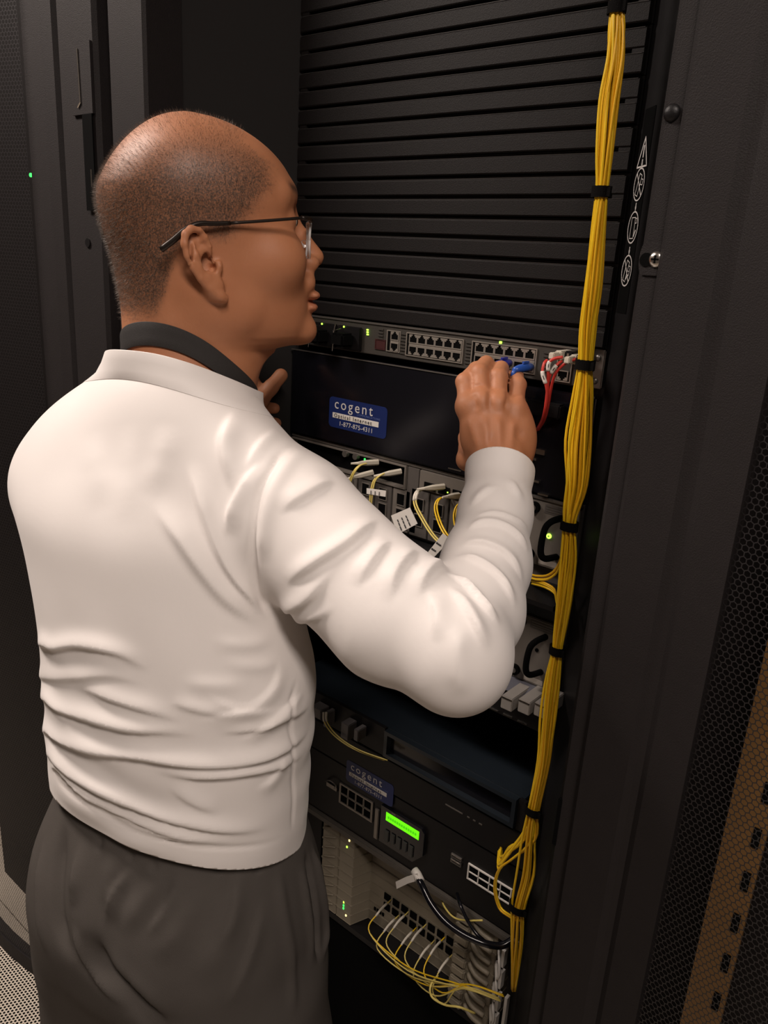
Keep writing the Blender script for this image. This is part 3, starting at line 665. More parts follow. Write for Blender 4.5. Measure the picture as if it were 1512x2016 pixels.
# ------------------------------------------------------------------ lower card chassis
c2 = thing('card_chassis', 'cream card chassis with stacked horizontal cards, lowest in the rack', 'chassis', (0, 0.2, 0.44))
za, zb = 0.440, 0.6215
MB().box(-0.2405, 0.2405, 0.045, 0.42, za, zb).build('body', GREYCH, c2)
MB().box(-0.2405, 0.2405, -0.014, 0.045, zb, zb+0.010).build('top_rail', mat('dim_brown_steel', (0.075, 0.065, 0.055), 0.5), c2, bevel=0.001)
MB().box(-0.2405, -0.150, -0.004, 0.045, za, zb-0.001).build('left_ear', BLACK2, c2)
MB().box(-0.2405, 0.2405, -0.006, 0.045, za-0.012, za-0.001).build('bottom_rail', BLACK2, c2)
nc = 9; ph = (zb-za-0.001)/nc
for i in range(nc):
    z = za+i*ph; zt = z+ph-0.0012
    prof = [(-0.146, 0.044), (-0.146, -0.004), (-0.110, -0.004), (-0.108, -0.001), (-0.106, -0.004), (-0.074, -0.004), (-0.062, 0.030), (0.122, 0.030), (0.132, -0.004), (0.205, -0.004), (0.205, 0.044)]
    cd = MB().prism(prof, 'z', z, zt).build('card', CREAM, c2, bevel=0.0008)
    # moulded S shaped ejector ridge on the left tab
    MB().tube([(-0.143, -0.004, z+0.003), (-0.136, -0.0052, z+0.007), (-0.126, -0.0052, z+0.012), (-0.116, -0.004, z+0.016)], 0.0014, 6, smooth=3).build('ejector', CREAM, cd, smooth=True)
    e2 = MB().box(0.136, 0.160, -0.012, -0.004, z+0.003, zt-0.002).build('card_latch', CREAM, cd, bevel=0.002)
    MB().tube([(0.163, -0.004, z+0.015), (0.170, -0.008, z+0.011), (0.182, -0.010, z+0.006), (0.200, -0.009, z+0.004)], 0.0035, 8, smooth=3).build('latch_lever', CREAM, cd, smooth=True)
    if i in (2, 3):
        for q in range(8):
            x = -0.030+q*0.0185
            MB().box(x, x+0.0135, 0.0285, 0.030, z+0.003, zt-0.003).build('fibre_port', VOID, cd)
    if i == 1:
        for q in range(4): MB().box(-0.050+q*0.006, -0.046+q*0.006, 0.0285, 0.030, z+0.006, z+0.012).build('port', VOID, cd)
for x, z, mm in ((-0.0855, 0.609, AMBER), (-0.090, 0.5935, GREENLED), (-0.0905, 0.478, GREENLED), (-0.0905, 0.471, GREEN2), (-0.0905, 0.465, GREEN2), (-0.084, 0.454, AMBER)):
    MB().box(x-0.0012, x+0.0012, -0.0052, -0.0040, z-0.0016, z+0.0016).build('status_light', mm, c2)
# white plastic cable brackets at the right end
for k, z in enumerate((0.588, 0.548, 0.505, 0.465)):
    o = MB().tube([(0.208, -0.006, z+0.018), (0.224, -0.030, z+0.016), (0.230, -0.036, z), (0.224, -0.030, z-0.014), (0.208, -0.006, z-0.016)], 0.0030, 8, smooth=5, flat=0.5).build('cable_bracket', WHITEP, c2, smooth=True)
    MB().box(0.216, 0.221, -0.010, 0.0, z-0.016, z+0.014).build('bracket_foot', WHITEP, o)
MB().box(0.232, 0.2365, -0.014, -0.006, 0.45, 0.53).build('bracket_bar', WHITEP, c2)
# fibres gathered on the lower chassis
for k in range(9):
    x0 = -0.020+(k % 8)*0.0185+0.006; zz = 0.492 if k % 2 else 0.512
    a = Vector((x0, 0.028, zz)); e = at(905+6*k % 20, 1938+4*(k % 3), -0.055)
    pts = [a, a+Vector((0.0, -0.034, -0.004)), a+Vector((0.006, -0.060, -0.022)), (a+Vector((0.02, -0.07, -0.03))).lerp(e, 0.45)+Vector((0, -0.002*k*0.3, -0.010)), e, e+Vector((0.05, 0.012, 0.004+0.001*k))]
    t = thing('jumper_cable', 'thin yellow fibre cord, '+ORD[k]+' along the cream card chassis ports', 'cable', a, 'fibres on the cream card chassis')
    MB().tube(pts, 0.0011, 6, smooth=6).build('fibre', PALEY if k % 3 else YEL, t, smooth=True)
    MB().tube(catmull(pts, 6)[2:8], [0.0022, 0.0017], 8).build('boot', BOOT, t, smooth=True)
def loose(name, label, cat, pl, r, m, group=None):
    c = [at(x, y, Y) for x, y, Y in pl]
    t = thing(name, label, cat, c[0], group)
    MB().tube(c, r, 10, smooth=7).build('cord', m, t, smooth=True)
    return t, c
loose('jumper_cable', 'yellow fibre loop hanging below the cream card chassis', 'cable', [(862, 1920, -0.04), (848, 1940, -0.06), (850, 1962, -0.065), (875, 1978, -0.065), (905, 1983, -0.06), (935, 1995, -0.04)], 0.0016, PALEY)
loose('jumper_cable', 'yellow fibre arcing above the cream card chassis under its top rail', 'cable', [(868, 1765, 0.01), (875, 1785, -0.02), (892, 1805, -0.03), (915, 1812, -0.035), (950, 1812, -0.035)], 0.0013, PALEY)
tk, cc = loose('power_cable', 'thick black cable with a white paper flag, lying across the cream cards', 'cable', [(820, 1722, -0.060), (830, 1742, -0.070), (848, 1778, -0.075), (875, 1812, -0.075), (910, 1838, -0.07), (950, 1856, -0.06), (985, 1862, -0.045), (1010, 1850, -0.03)], 0.0050, GLOSS)
fl_ = [at(x, y, Y) for x, y, Y in ((781, 1750, -0.066), (779, 1736, -0.066), (800, 1726, -0.066), (822, 1719, -0.066), (824, 1733, -0.066), (804, 1739, -0.066))]
nf = Vector((0, 0.0003, 0))
MB().add([v-nf for v in fl_]+[v+nf for v in fl_], [(0, 1, 2, 5), (5, 2, 3, 4), (6, 11, 8, 7), (11, 10, 9, 8)]+[(i, (i+1) % 6, 6+(i+1) % 6, 6+i) for i in range(6)]).build('paper_flag', WHITEP, tk)
MB().tube([at(816, 1714, -0.0585), at(822, 1722, -0.061), at(828, 1735, -0.066)], 0.0062, 14).build('flag_wrap', WHITEP, tk, smooth=True)
loose('power_cable', 'thin black cable dropping in front of the cream cards', 'cable', [(900, 1760, -0.02), (905, 1778, -0.04), (918, 1808, -0.05), (938, 1838, -0.055), (960, 1858, -0.05)], 0.0026, GLOSS)
# dark filler below
lf = thing('blank_cover', 'large matt black cover closing the bottom of the rack', 'panel', (0, 0, 0.06))
MB().box(-0.2405, 0.2405, -0.002, 0.002, 0.065, 0.425).build('cover_plate', VOID, lf, bevel=0.0008)
for sx in (-1, 1): MB().dome((sx*0.232, -0.002, 0.40), (0, -1, 0), 0.004, 0.0025, 12).build('ear_screw', DSTEEL, lf)

# ------------------------------------------------------------------ blue patch cords under the fingers
for k, (p0, p1, m_, lab) in enumerate((((965, 712), (1001, 714), DBLUEC, 'dark blue patch plug pinched under the middle finger'), ((1012, 727), (1043, 722), BLUEC, 'mid blue patch plug above the little finger'))):
    b = at(*p1, -0.014); a = at(*p0, -0.050); 
    t = thing('patch_plug', lab, 'plug', b, 'blue patch cords')
    d = Vector((-0.05, -1, -0.06)).normalized()
    MB().tube([b, b+d*0.010, b+d*0.019, b+d*0.026, b+d*0.031], [0.0058, 0.0062, 0.0060, 0.0048, 0.0034], 10, up=(0, 0, 1), flat=0.8).build('boot', m_, t, smooth=True)
    MB().tube([b+d*0.029, b+d*0.033+Vector((0, 0, -0.006)), b+d*0.031+Vector((0, 0.006, -0.022)), b+d*0.027+Vector((0.002, 0.010, -0.05)), b+d*0.02+Vector((0.004, 0.006, -0.09))], 0.0027, 10, smooth=5).build('cord', m_, t, smooth=True)
    MB().box(b.x-0.0012, b.x+0.0012, b.y-0.016, b.y-0.004, b.z+0.0045, b.z+0.0068).build('clip', m_, t)

# ------------------------------------------------------------------ the yellow fibre bundle
PROF = [(-640, 1292, 12), (-400, 1262, 16), (-200, 1238, 18), (-70, 1222, 15), (15, 1215, 13), (60, 1213, 17), (120, 1209, 19), (200, 1198, 21), (300, 1190, 19), (378, 1184, 14), (450, 1176, 16), (560, 1165, 20), (650, 1155, 18), (718, 1152, 14), (780, 1148, 19), (870, 1138, 26), (950, 1134, 22), (1000, 1126, 16), (1035, 1121, 12), (1100, 1118, 17), (1180, 1110, 16), (1250, 1101, 12), (1280, 1097, 10), (1350, 1087, 14), (1420, 1079, 14), (1500, 1070, 11), (1595, 1050, 10), (1650, 1042, 13), (1720, 1036, 15), (1785, 1021, 11), (1850, 1018, 11), (1900, 1015, 8), (1950, 1011, 3)]
YB = -0.062
NCAB = 26
rng = np.random.RandomState(3)
ang = rng.permutation(NCAB)/NCAB*2*math.pi
rad = np.sqrt((np.arange(NCAB)+0.5)/NCAB)
def bundle_pt(k, i):
    y, xc, hw = PROF[i]
    c = at(xc, y, YB); s = (at(xc+1, y, YB)-c).length*hw
    a = ang[k]+0.35*math.sin(i*0.55+k)+0.12*i*(1 if k % 2 else -1)*0.25
    rr = rad[k]*(0.92+0.12*math.sin(i*1.3+k*2.1))
    return c+Vector((math.cos(a)*s*rr, math.sin(a)*s*rr*0.75, 0))
LASTS = {}
for k in range(NCAB):
    if k % 13 in (0, 3, 5): last, tail = 18, [(1105, 1110, -0.05), (1085, 1135, -0.042), (1060, 1138, -0.035), (1040, 1132, -0.02)] if k < 13 else [(1100, 1190, -0.05), (1090, 1165, -0.045), (1070, 1152, -0.04), (1045, 1145, -0.02)]
    elif k % 13 in (1, 4, 7, 10): last, tail = 26, [(1030, 1640+3*k % 20, -0.055), (1000, 1668+(k*5) % 18, -0.05), (984, 1690+(k*7) % 20, -0.035), (985, 1672, -0.012)]
    elif k % 13 == 8: last, tail = 27, [(1010, 1690, -0.06), (985, 1710, -0.06), (976, 1745, -0.055), (985, 1785, -0.05), (1005, 1802, -0.055), (1024, 1812, -0.06)]
    else: last, tail = len(PROF)-1, []
    pts = [bundle_pt(k, i) for i in range(last+1)]
    pts += [at(x+(k*3) % 7-3, y+(k*5) % 9-4, Y) for x, y, Y in tail]
    lab = {18: 'thin yellow fibre cable leaving the bundle at the grey chassis', 26: 'thin yellow fibre cable leaving the bundle at the vent grille', 27: 'thin yellow fibre cable bowing out in a loose loop over the vent grille'}.get(last, 'thin yellow fibre cable running the whole length of the bundle')
    t = tag(MB().tube(pts, 0.00155, 6, smooth=4).build('fibre_cable', YEL if k % 3 else YEL2, None, smooth=True), lab, 'cable', 'yellow fibre cables in the bundle')
SL = [(15, 'at the top of the yellow bundle'), (378, 'on the yellow bundle beside the blanking panels'), (718, 'on the yellow bundle in front of the network switch'), (1035, 'on the yellow bundle beside the lit module handle'), (1280, 'on the yellow bundle beside the lower module handle'), (1595, 'on the yellow bundle beside the dark navy box'), (1787, 'on the yellow bundle beside the vent grille')]
for y, lab in SL:
    i = min(range(len(PROF)), key=lambda q: abs(PROF[q][0]-y)); y_, xc, hw = PROF[i]
    c = at(xc, y_, YB); px = (at(xc+1, y_, YB)-c).length; s = px*(hw+3); hh = 0.0052
    t = thing('cable_strap', 'black hook and loop strap '+lab, 'strap', c, 'cable straps')
    n = 28; mb = MB(); v = []
    for zz in (-hh, hh):
        for rr in (1.0, 1.12):
            v += [c+Vector((math.cos(2*math.pi*q/n)*s*rr, math.sin(2*math.pi*q/n)*s*rr*0.78, zz+0.0006*math.sin(3*q))) for q in range(n)]
    f = []
    for q in range(n):
        r_ = (q+1) % n
        f += [(q, r_, n+r_, n+q), (2*n+q, 3*n+q, 3*n+r_, 2*n+r_), (n+q, n+r_, 3*n+r_, 3*n+q), (q, 2*n+q, 2*n+r_, r_)]
    mb.add(v, f).build('strap_band', STRAP, t)
    MB().box(c.x+s*0.75, c.x+s*1.3, c.y-s*0.55, c.y-s*0.40, c.z-hh*0.95, c.z+hh*0.8).build('strap_end', STRAP, t, bevel=0.0005)
# ------------------------------------------------------------------ the person: implicit surfaces polygonised with surface nets
from mathutils.bvhtree import BVHTree
class Field:
    def __init__(s, lo, hi, h):
        s.lo = np.array(lo, float); s.h = h
        s.n = np.ceil((np.array(hi)-s.lo)/h).astype(int)+1
        s.d = np.full(s.n, 1.0, np.float32)
        s.ax = [(s.lo[i]+h*np.arange(s.n[i])).astype(np.float32) for i in range(3)]
    def sub(s, lo, hi):
        a = np.clip(np.floor((np.array(lo)-s.lo)/s.h).astype(int), 0, s.n-1); b = np.clip(np.ceil((np.array(hi)-s.lo)/s.h).astype(int)+1, 1, s.n)
        sl = tuple(slice(a[i], b[i]) for i in range(3))
        g = np.meshgrid(*[s.ax[i][sl[i]] for i in range(3)], indexing='ij', sparse=True)
        return sl, g
    def union(s, fn, lo, hi, k=0.01, m=0.03):
        sl, g = s.sub(np.array(lo)-m-k, np.array(hi)+m+k)
        if min(q.stop-q.start for q in sl) <= 0: return
        e = fn(*g).astype(np.float32); d = s.d[sl]
        if k > 0:
            hh = np.maximum(k-np.abs(d-e), 0)/k
            s.d[sl] = np.minimum(d, e)-hh*hh*k*0.25
        else: s.d[sl] = np.minimum(d, e)
    def carve(s, fn, lo, hi, k=0.004):
        sl, g = s.sub(np.array(lo)-0.02, np.array(hi)+0.02)
        e = -fn(*g).astype(np.float32); d = s.d[sl]
        hh = np.maximum(k-np.abs(d-e), 0)/k
        s.d[sl] = np.maximum(d, e)+hh*hh*k*0.25
    def cone(s, a, b, ra, rb, k=0.01):
        a = np.array(a, float); b = np.array(b, float); ab = b-a; L = ab@ab
        def fn(x, y, z):
            t = np.clip(((x-a[0])*ab[0]+(y-a[1])*ab[1]+(z-a[2])*ab[2])/L, 0, 1)
            return np.sqrt((x-a[0]-t*ab[0])**2+(y-a[1]-t*ab[1])**2+(z-a[2]-t*ab[2])**2)-(ra+(rb-ra)*t)
        R = max(ra, rb); s.union(fn, np.minimum(a, b)-R, np.maximum(a, b)+R, k)
    def chain(s, pts, rr, k=0.01):
        for i in range(len(pts)-1): s.cone(pts[i], pts[i+1], rr[i], rr[i+1], k)
    def ell(s, c, M, r, k=0.01, carve=False):
        c = np.array(c, float); M = np.array(M, float); r = np.array(r, float)   # rows of M are the axes
        def fn(x, y, z):
            q = [((x-c[0])*M[i][0]+(y-c[1])*M[i][1]+(z-c[2])*M[i][2])/r[i] for i in range(3)]
            k0 = np.sqrt(q[0]**2+q[1]**2+q[2]**2)+1e-6
            k1 = np.sqrt((q[0]/r[0])**2+(q[1]/r[1])**2+(q[2]/r[2])**2)+1e-6
            return k0*(k0-1)/k1
        R = np.sqrt(((M*r[:, None])**2).sum(0))
        (s.carve if carve else s.union)(fn, c-R, c+R, k)
    def polygonise(s):
        d = s.d; ins = d < 0
        n = np.array(d.shape)
        cnt = np.zeros(n-1, np.uint8)
        offs = [(i, j, k) for i in (0, 1) for j in (0, 1) for k in (0, 1)]
        for o in offs: cnt += ins[o[0]:n[0]-1+o[0], o[1]:n[1]-1+o[1], o[2]:n[2]-1+o[2]]
        act = (cnt > 0) & (cnt < 8)
        idx = np.argwhere(act)
        vid = np.full(n-1, -1, np.int32); vid[act] = np.arange(len(idx))
        val = np.stack([d[idx[:, 0]+o[0], idx[:, 1]+o[1], idx[:, 2]+o[2]] for o in offs], 1)
        P = np.zeros((len(idx), 3)); C = np.zeros(len(idx))
        for a in range(8):
            for b in range(a+1, 8):
                oa, ob_ = np.array(offs[a]), np.array(offs[b])
                if np.abs(oa-ob_).sum() != 1: continue
                va, vb = val[:, a], val[:, b]; m = (va < 0) != (vb < 0)
                t = (va/(va-vb+1e-12))[m][:, None]
                P[m] += oa+(ob_-oa)*t; C[m] += 1
        P = s.lo+(idx+P/C[:, None])*s.h
        Q = []
        for ax in range(3):
            sl0 = [slice(None)]*3; sl1 = [slice(None)]*3; sl0[ax] = slice(0, -1); sl1[ax] = slice(1, None)
            ch = ins[tuple(sl0)] != ins[tuple(sl1)]
            e = np.argwhere(ch)
            u, w = [q for q in range(3) if q != ax]
            e = e[(e[:, u] > 0) & (e[:, w] > 0) & (e[:, u] < n[u]-1) & (e[:, w] < n[w]-1)]
            du = np.zeros(3, int); du[u] = 1; dw = np.zeros(3, int); dw[w] = 1
            q = np.stack([vid[tuple((e-du-dw).T)], vid[tuple((e-dw).T)], vid[tuple(e.T)], vid[tuple((e-du).T)]], 1)
            flip = ins[tuple(e.T)]
            if ax == 1: flip = ~flip
            q[~flip] = q[~flip][:, ::-1]
            Q.append(q)
        return P, np.concatenate(Q)
def edges_of(Q):
    e = np.concatenate([Q[:, [i, (i+1) % 4]] for i in range(4)])
    return e
def smooth_mesh(P, Q, it=4, lam=0.5, mu=-0.52, w=None):
    e = edges_of(Q); deg = np.bincount(e[:, 0], minlength=len(P))+np.bincount(e[:, 1], minlength=len(P))
    for i in range(it*2):
        A = np.zeros_like(P)
        for ax in range(3):
            A[:, ax] = np.bincount(e[:, 0], weights=P[e[:, 1], ax], minlength=len(P))+np.bincount(e[:, 1], weights=P[e[:, 0], ax], minlength=len(P))
        A /= np.maximum(deg, 1)[:, None]
        f = (lam if i % 2 == 0 else mu)
        D = (A-P)*f
        P = P+(D if w is None else D*w[:, None])
    return P
def normals(P, Q):
    fn = np.cross(P[Q[:, 2]]-P[Q[:, 0]], P[Q[:, 3]]-P[Q[:, 1]]); N = np.zeros_like(P)
    for i in range(4):
        for ax in range(3): N[:, ax] += np.bincount(Q[:, i], weights=fn[:, ax], minlength=len(P))
    return N/(np.linalg.norm(N, axis=1)[:, None]+1e-12)
def quad_mesh(name, P, Q):
    me = bpy.data.meshes.new(name)
    me.vertices.add(len(P)); me.vertices.foreach_set('co', P.astype(np.float32).ravel())
    me.loops.add(len(Q)*4); me.loops.foreach_set('vertex_index', Q.astype(np.int32).ravel())
    me.polygons.add(len(Q)); me.polygons.foreach_set('loop_start', np.arange(0, len(Q)*4, 4, dtype=np.int32))
    me.polygons.foreach_set('use_smooth', np.ones(len(Q), bool))
    me.update(calc_edges=True); me.validate()
    return me
def fattr(me, name, val):
    a = me.attributes.new(name, 'FLOAT', 'POINT'); a.data.foreach_set('value', np.asarray(val, np.float32))
def px_of(P):
    d = P-CAM; z = d@FWD
    return np.stack([756+F_PX*(d@RGT)/z, 1008-F_PX*(d@UPV)/z], 1), z
A3 = lambda v: np.array(v, float)
pd = lambda x, y, t: CAM+pray(x, y)*t

# ---- frames
LAT = A3((0.970, 0.243, 0)); LAT /= np.linalg.norm(LAT)          # shoulder line, towards the person's right
FRT = A3((-LAT[1], LAT[0], 0))                                    # where the chest faces
HF = A3((0.471, 0.882, 0)); HF /= np.linalg.norm(HF)              # where the face looks
HR = A3((HF[1], -HF[0], 0)); HU = A3((0, 0, 1.0))
HO = pd(402, 522, 0.772)                                          # point between the ear canals
def H(x, y, z): return HO+(HR*x+HF*y+HU*z)*0.001                  # head millimetres -> world
HM = np.stack([HR, HF, HU])
NECK0 = H(0, -18, -30); NECK1 = pd(362, 770, 0.785)
SHR = pd(588, 1030, 0.738); ELR = pd(893, 1278, 0.655); WRR = pd(985, 932, 0.844)
FA1, FA2, FA3 = pd(930, 1205, 0.716), pd(957, 1110, 0.765), pd(977, 1010, 0.812)
SHL = pd(150, 965, 0.850); ELL = A3((-0.275, -0.26, 1.13)); WRL = A3((-0.262, -0.135, 1.275))
person = thing('person', 'man in a white long-sleeved top and grey trousers reaching into the rack', 'person', (0.0, -0.40, 0.0))

def head_field(G):
    S = 0.001
    lv = [(68, 86.5, -96.5, 76.5, -15), (57.7, 88, -97.5, 77, -13), (48, 86, -97.5, 75.5, -11), (38, 86, -96.0, 74.5, -10), (25, 88, -93, 73, -8), (10, 91, -88, 71, -5), (0, 94, -84, 70, -4), (-10, 98, -79, 68.5, -3), (-22, 102, -72, 66.5, -2),
          (-35, 103.5, -62, 64, 0), (-45, 104, -54, 61, 4), (-55, 104.5, -46, 56.5, 10), (-64, 102, -36, 50, 18), (-71, 96, -24, 40, 26), (-76, 82, -8, 27, 30), (-79, 60, 6, 8, 32)]
    for z in list(range(72, 126, 3))+[126, 128, 130, 131, 132, 133, 133.6]:      # the vault of the skull
        uf, ub, uw = (z-68)/66, (z-60)/74, (z-60)/74
        lv.append((z, -14+100.5*max(0.0015, 1-uf**1.8)**0.55, -14-83.5*max(0.0004, 1-ub**1.32)**0.5, 77*max(0.0008, 1-uw**2.3)**0.5, -14))
    lv = np.array(sorted(lv))
    zf_ = np.arange(-79, 134.1, 0.5); cols = [zf_]
    for c in range(1, 5):
        v = np.interp(zf_, lv[:, 0], lv[:, c]); q = np.pad(v, 24, mode='edge'); kk = np.exp(-(np.arange(-24, 25)/11.0)**2)
        sm_ = np.convolve(q, kk/kk.sum(), 'valid'); bl_ = np.clip((124-zf_)/14, 0, 1)*np.clip((zf_+66)/14, 0, 1); cols.append(v*(1-bl_)+sm_*bl_)
    lv = np.stack(cols, 1)
    def fn(x, y, z):
        dx, dy, dz = x-HO[0], y-HO[1], z-HO[2]
        lx = (dx*HR[0]+dy*HR[1])/S; ly = (dx*HF[0]+dy*HF[1])/S; lz = dz/S+0*lx
        f, b, w, c = [np.interp(lz, lv[:, 0], lv[:, i]) for i in (1, 2, 3, 4)]
        ry = np.where(ly > c, f-c, c-b); p = np.where(ly > c, 2.35, 2.1)
        rad = (np.abs(lx/w)**p+np.abs((ly-c)/ry)**p)**(1/p)
        dd = (rad-1)*np.minimum(w, ry)*0.9
        over = np.maximum(lz-133.8, -79-lz)
        return np.maximum(dd, over)*S
    R = 0.17; G.union(fn, HO-R, HO+R, 0.0)
    e = lambda c, r, k=0.008, carve=False, M=HM: G.ell(H(*c), M, A3(r)*S, k, carve)
    c_ = lambda a, b, ra, rb, k=0.006: G.cone(H(*a), H(*b), ra*S, rb*S, k)
    for s in (-1, 1):
        e((s*44, 60, 9), (26, 28, 25), 0.02)                     # cheekbone
        e((s*54, 8, -40), (11, 26, 18), 0.02)                    # jaw angle
        c_((s*8, 80.0, 72), (s*46, 63, 68), 7.5, 7, 0.012)       # brow
        e((s*33, 93, 46), (17, 15, 12), 0.010, True)             # eye socket
        e((s*32, 70.5, 45), (13.5, 12.5, 12), 0.006)             # lids over the eyeball
        c_((s*20, 81, 46.5), (s*44, 73, 45), 2.2, 1.8, 0.003)    # lid edge
        e((s*13, 104, 8), (8.5, 9.5, 7.5), 0.006)                # nostril wing
    c_((0, 84, 54), (0, 97, 33), 6.5, 7.5, 0.010); c_((0, 97, 33), (0, 112, 14), 7.5, 9.8, 0.006)
    for s in (-1, 1): e((s*6.5, 109, 2.5), (3.6, 5.0, 2.8), 0.002, True)
    e((0, 101.5, -11), (27, 9.5, 12), 0.010)                     # above the upper lip
    e((0, 108, -23.5), (23, 9.5, 5.4), 0.003); e((0, 106, -35.5), (20, 10, 5.6), 0.003)
    e((0, 99.5, -60), (24, 14.5, 14), 0.014)
    for s in (-1, 1):                                            # ears
        q = lambda y, z, o=0: (s*(74+o), y, z)
        hel = [q(-8, 8, 1), q(-8, 17, 3), q(-12, 24.5, 5), q(-18, 30, 8), q(-25, 31, 11), q(-30.5, 26, 14), q(-31.5, 18, 15), q(-29, 8.5, 14), q(-24, -1, 12), q(-17, -10, 10), q(-8, -18, 7), q(1, -25, 5), q(5, -27, 3)]
        G.chain([H(*p) for p in hel], [0.0024, 0.0026, 0.0028, 0.0032, 0.0034, 0.0034, 0.0033, 0.0032, 0.0032, 0.0034, 0.0038, 0.0042, 0.0036], 0.0015)
        ant = [q(-16, 23, 6), q(-21.5, 17, 9), q(-22, 9, 10), q(-18, -1, 9), q(-11, -9, 7), q(-4, -15, 5)]
        G.chain([H(*p) for p in ant], [0.0026, 0.0032, 0.0034, 0.0032, 0.0030, 0.0030], 0.003)
        d = A3((0, -0.47, 0.88)); nrm = A3((s*0.93, 0.36, 0.0)); nrm -= d*(nrm@d); nrm /= np.linalg.norm(nrm)
        Ml = np.stack([nrm, np.cross(d, nrm), d])
        e((s*80, -16, 5), (2.4, 12, 28), 0.002, M=Ml@HM)
        e((s*76, -4, -18), (4.2, 7, 9), 0.004)
        e((s*75, 0.5, 1), (5.0, 3.4, 6.0), 0.003)
        e((s*81, -10, 4), (8, 6.0, 8.5), 0.002, True)
        e((s*74, -5, -1), (10, 3.4, 5.0), 0.002, True)
        e((s*85, -18, 20), (5, 4.0, 8), 0.002, True); e((s*86, -26, 12), (4.5, 1.8, 12), 0.0015, True)
    # neck, running forward and up into the skull
    G.cone(NECK1+A3((0, 0, -0.03))+FRT*0.006, NECK0, 0.050, 0.053, 0.02)
    G.cone(NECK1+FRT*0.012+A3((0, 0, -0.02)), H(0, 26, -56), 0.056, 0.040, 0.028)
    G.cone(NECK1-FRT*0.008+A3((0, 0, -0.01)), H(0, -36, -14), 0.048, 0.042, 0.02)
    for s in (-1, 1): G.cone(H(s*55, -8, -20), NECK1+LAT*s*0.028+FRT*0.045+A3((0, 0, -0.01)), 0.013, 0.012, 0.022)   # neck muscle

def hand_right(G):
    W = WRR
    # knuckles: index, middle, ring, little (pixel, distance); bent joint; tip
    K = [pd(921, 801, 0.865), pd(949, 793, 0.860), pd(980, 796, 0.860), pd(1014, 806, 0.865)]
    B = [pd(915, 752, 0.876), pd(944, 735, 0.874), pd(981, 743, 0.874), pd(1019, 758, 0.878)]
    D = [pd(937, 727, 0.898), pd(957, 716, 0.898), pd(986, 726, 0.898), pd(1016, 741, 0.899)]
    T = [pd(950, 731, 0.917), pd(966, 722, 0.919), pd(988, 734, 0.918), pd(1010, 750, 0.916)]
    rk = [0.0112, 0.0116, 0.0112, 0.0102]; rb = [0.0098, 0.0102, 0.0102, 0.0094]
    for k, b, d_, t, a, c in zip(K, B, D, T, rk, rb):
        G.cone(k, b, a*0.92, c, 0.0016); G.cone(b, d_, c, c*0.86, 0.003); G.cone(d_, t, c*0.86, c*0.74, 0.003)
        G.ell(b, np.eye(3), [c*1.03]*3, 0.002)
    inn = lambda p, q: A3(p)+A3(q)
    wr = [W+ (pd(960, 932, 0.844)-pd(985, 932, 0.844))*0.55, W+(pd(1010, 932, 0.844)-pd(985, 932, 0.844))*0.55]
    for i, k in enumerate(K):
        w = wr[0]*(1-i/3)+wr[1]*(i/3)
        G.cone(k+FWD*0.003, w, rk[i]*1.02, 0.0185, 0.010)
    for i in range(3): G.cone(K[i]+FWD*0.004, K[i+1]+FWD*0.004, 0.0098, 0.0098, 0.006)
    G.ell(pd(978, 862, 0.865), np.stack([RGT, UPV, FWD]), [0.040, 0.036, 0.016], 0.012)
    G.ell(pd(1030, 868, 0.868), np.stack([RGT, UPV, FWD]), [0.013, 0.034, 0.016], 0.012)       # heel on the little-finger side
    # thumb: leaves the side of the palm near the wrist, curls forward
    th = [pd(935, 900, 0.862), pd(914, 880, 0.887), pd(908, 862, 0.912), pd(935, 800, 0.927)]
    th = [pd(952, 908, 0.860), pd(921, 905, 0.884), pd(922, 862, 0.910), pd(946, 800, 0.920), pd(962, 758, 0.924)]
    G.chain(th, [0.0160, 0.0120, 0.0105, 0.0098, 0.0085], 0.006)
    # knuckle tendons
    for i, k in enumerate(K):
        G.ell(k-FWD*0.0030, np.eye(3), [rk[i]*1.10]*3, 0.007)
        G.cone(k-FWD*0.0055, k*0.4+wr[i // 2]*0.6-FWD*0.002, 0.0062, 0.003, 0.006)
    # forearm inside the sleeve
    G.chain([W, FA3, FA2, FA1, ELR], [0.0265, 0.025, 0.026, 0.026, 0.026], 0.01)
def hand_left(G):
    # the left hand steadies the rack: thumb up, fingers round the edge of the shelf unit
    tip = CAM+pray(553, 739)*1.120; base = CAM+pray(512, 788)*1.105
    mid = tip*0.5+base*0.5
    G.chain([base-(tip-base)*0.55, base, mid, tip], [0.0150, 0.0115, 0.0100, 0.0098], 0.006)
    pal = base-(tip-base)*1.0+A3((-0.012, -0.006, -0.012))
    G.ell(pal, np.stack([LAT, FRT, HU]), [0.030, 0.026, 0.040], 0.012)
    for i in range(4):
        k = pal+A3((-0.018+0.004*i, 0.028, 0.026-0.021*i)); b = k+A3((0.004, 0.030, 0.004)); t = b+A3((0.026, 0.014, 0.0))
        G.chain([pal, k, b, t], [0.018, 0.0105, 0.0095, 0.0078], 0.003)
    fk = CAM+pray(499, 750)*1.115
    G.chain([pal+A3((0, 0.01, 0.02)), base+A3((-0.014, 0.006, 0.012)), fk], [0.014, 0.0105, 0.0090], 0.004)
    global WRL
    WRL = pal+A3((-0.012, -0.045, -0.035))
    G.cone(pal, WRL, 0.026, 0.0255, 0.012); G.cone(WRL, ELL, 0.0265, 0.038, 0.012)

B = Field((-0.34, -0.56, 0.90), (0.34, 0.0, 1.69), 0.002)
head_field(B)
hand_right(B); hand_left(B)
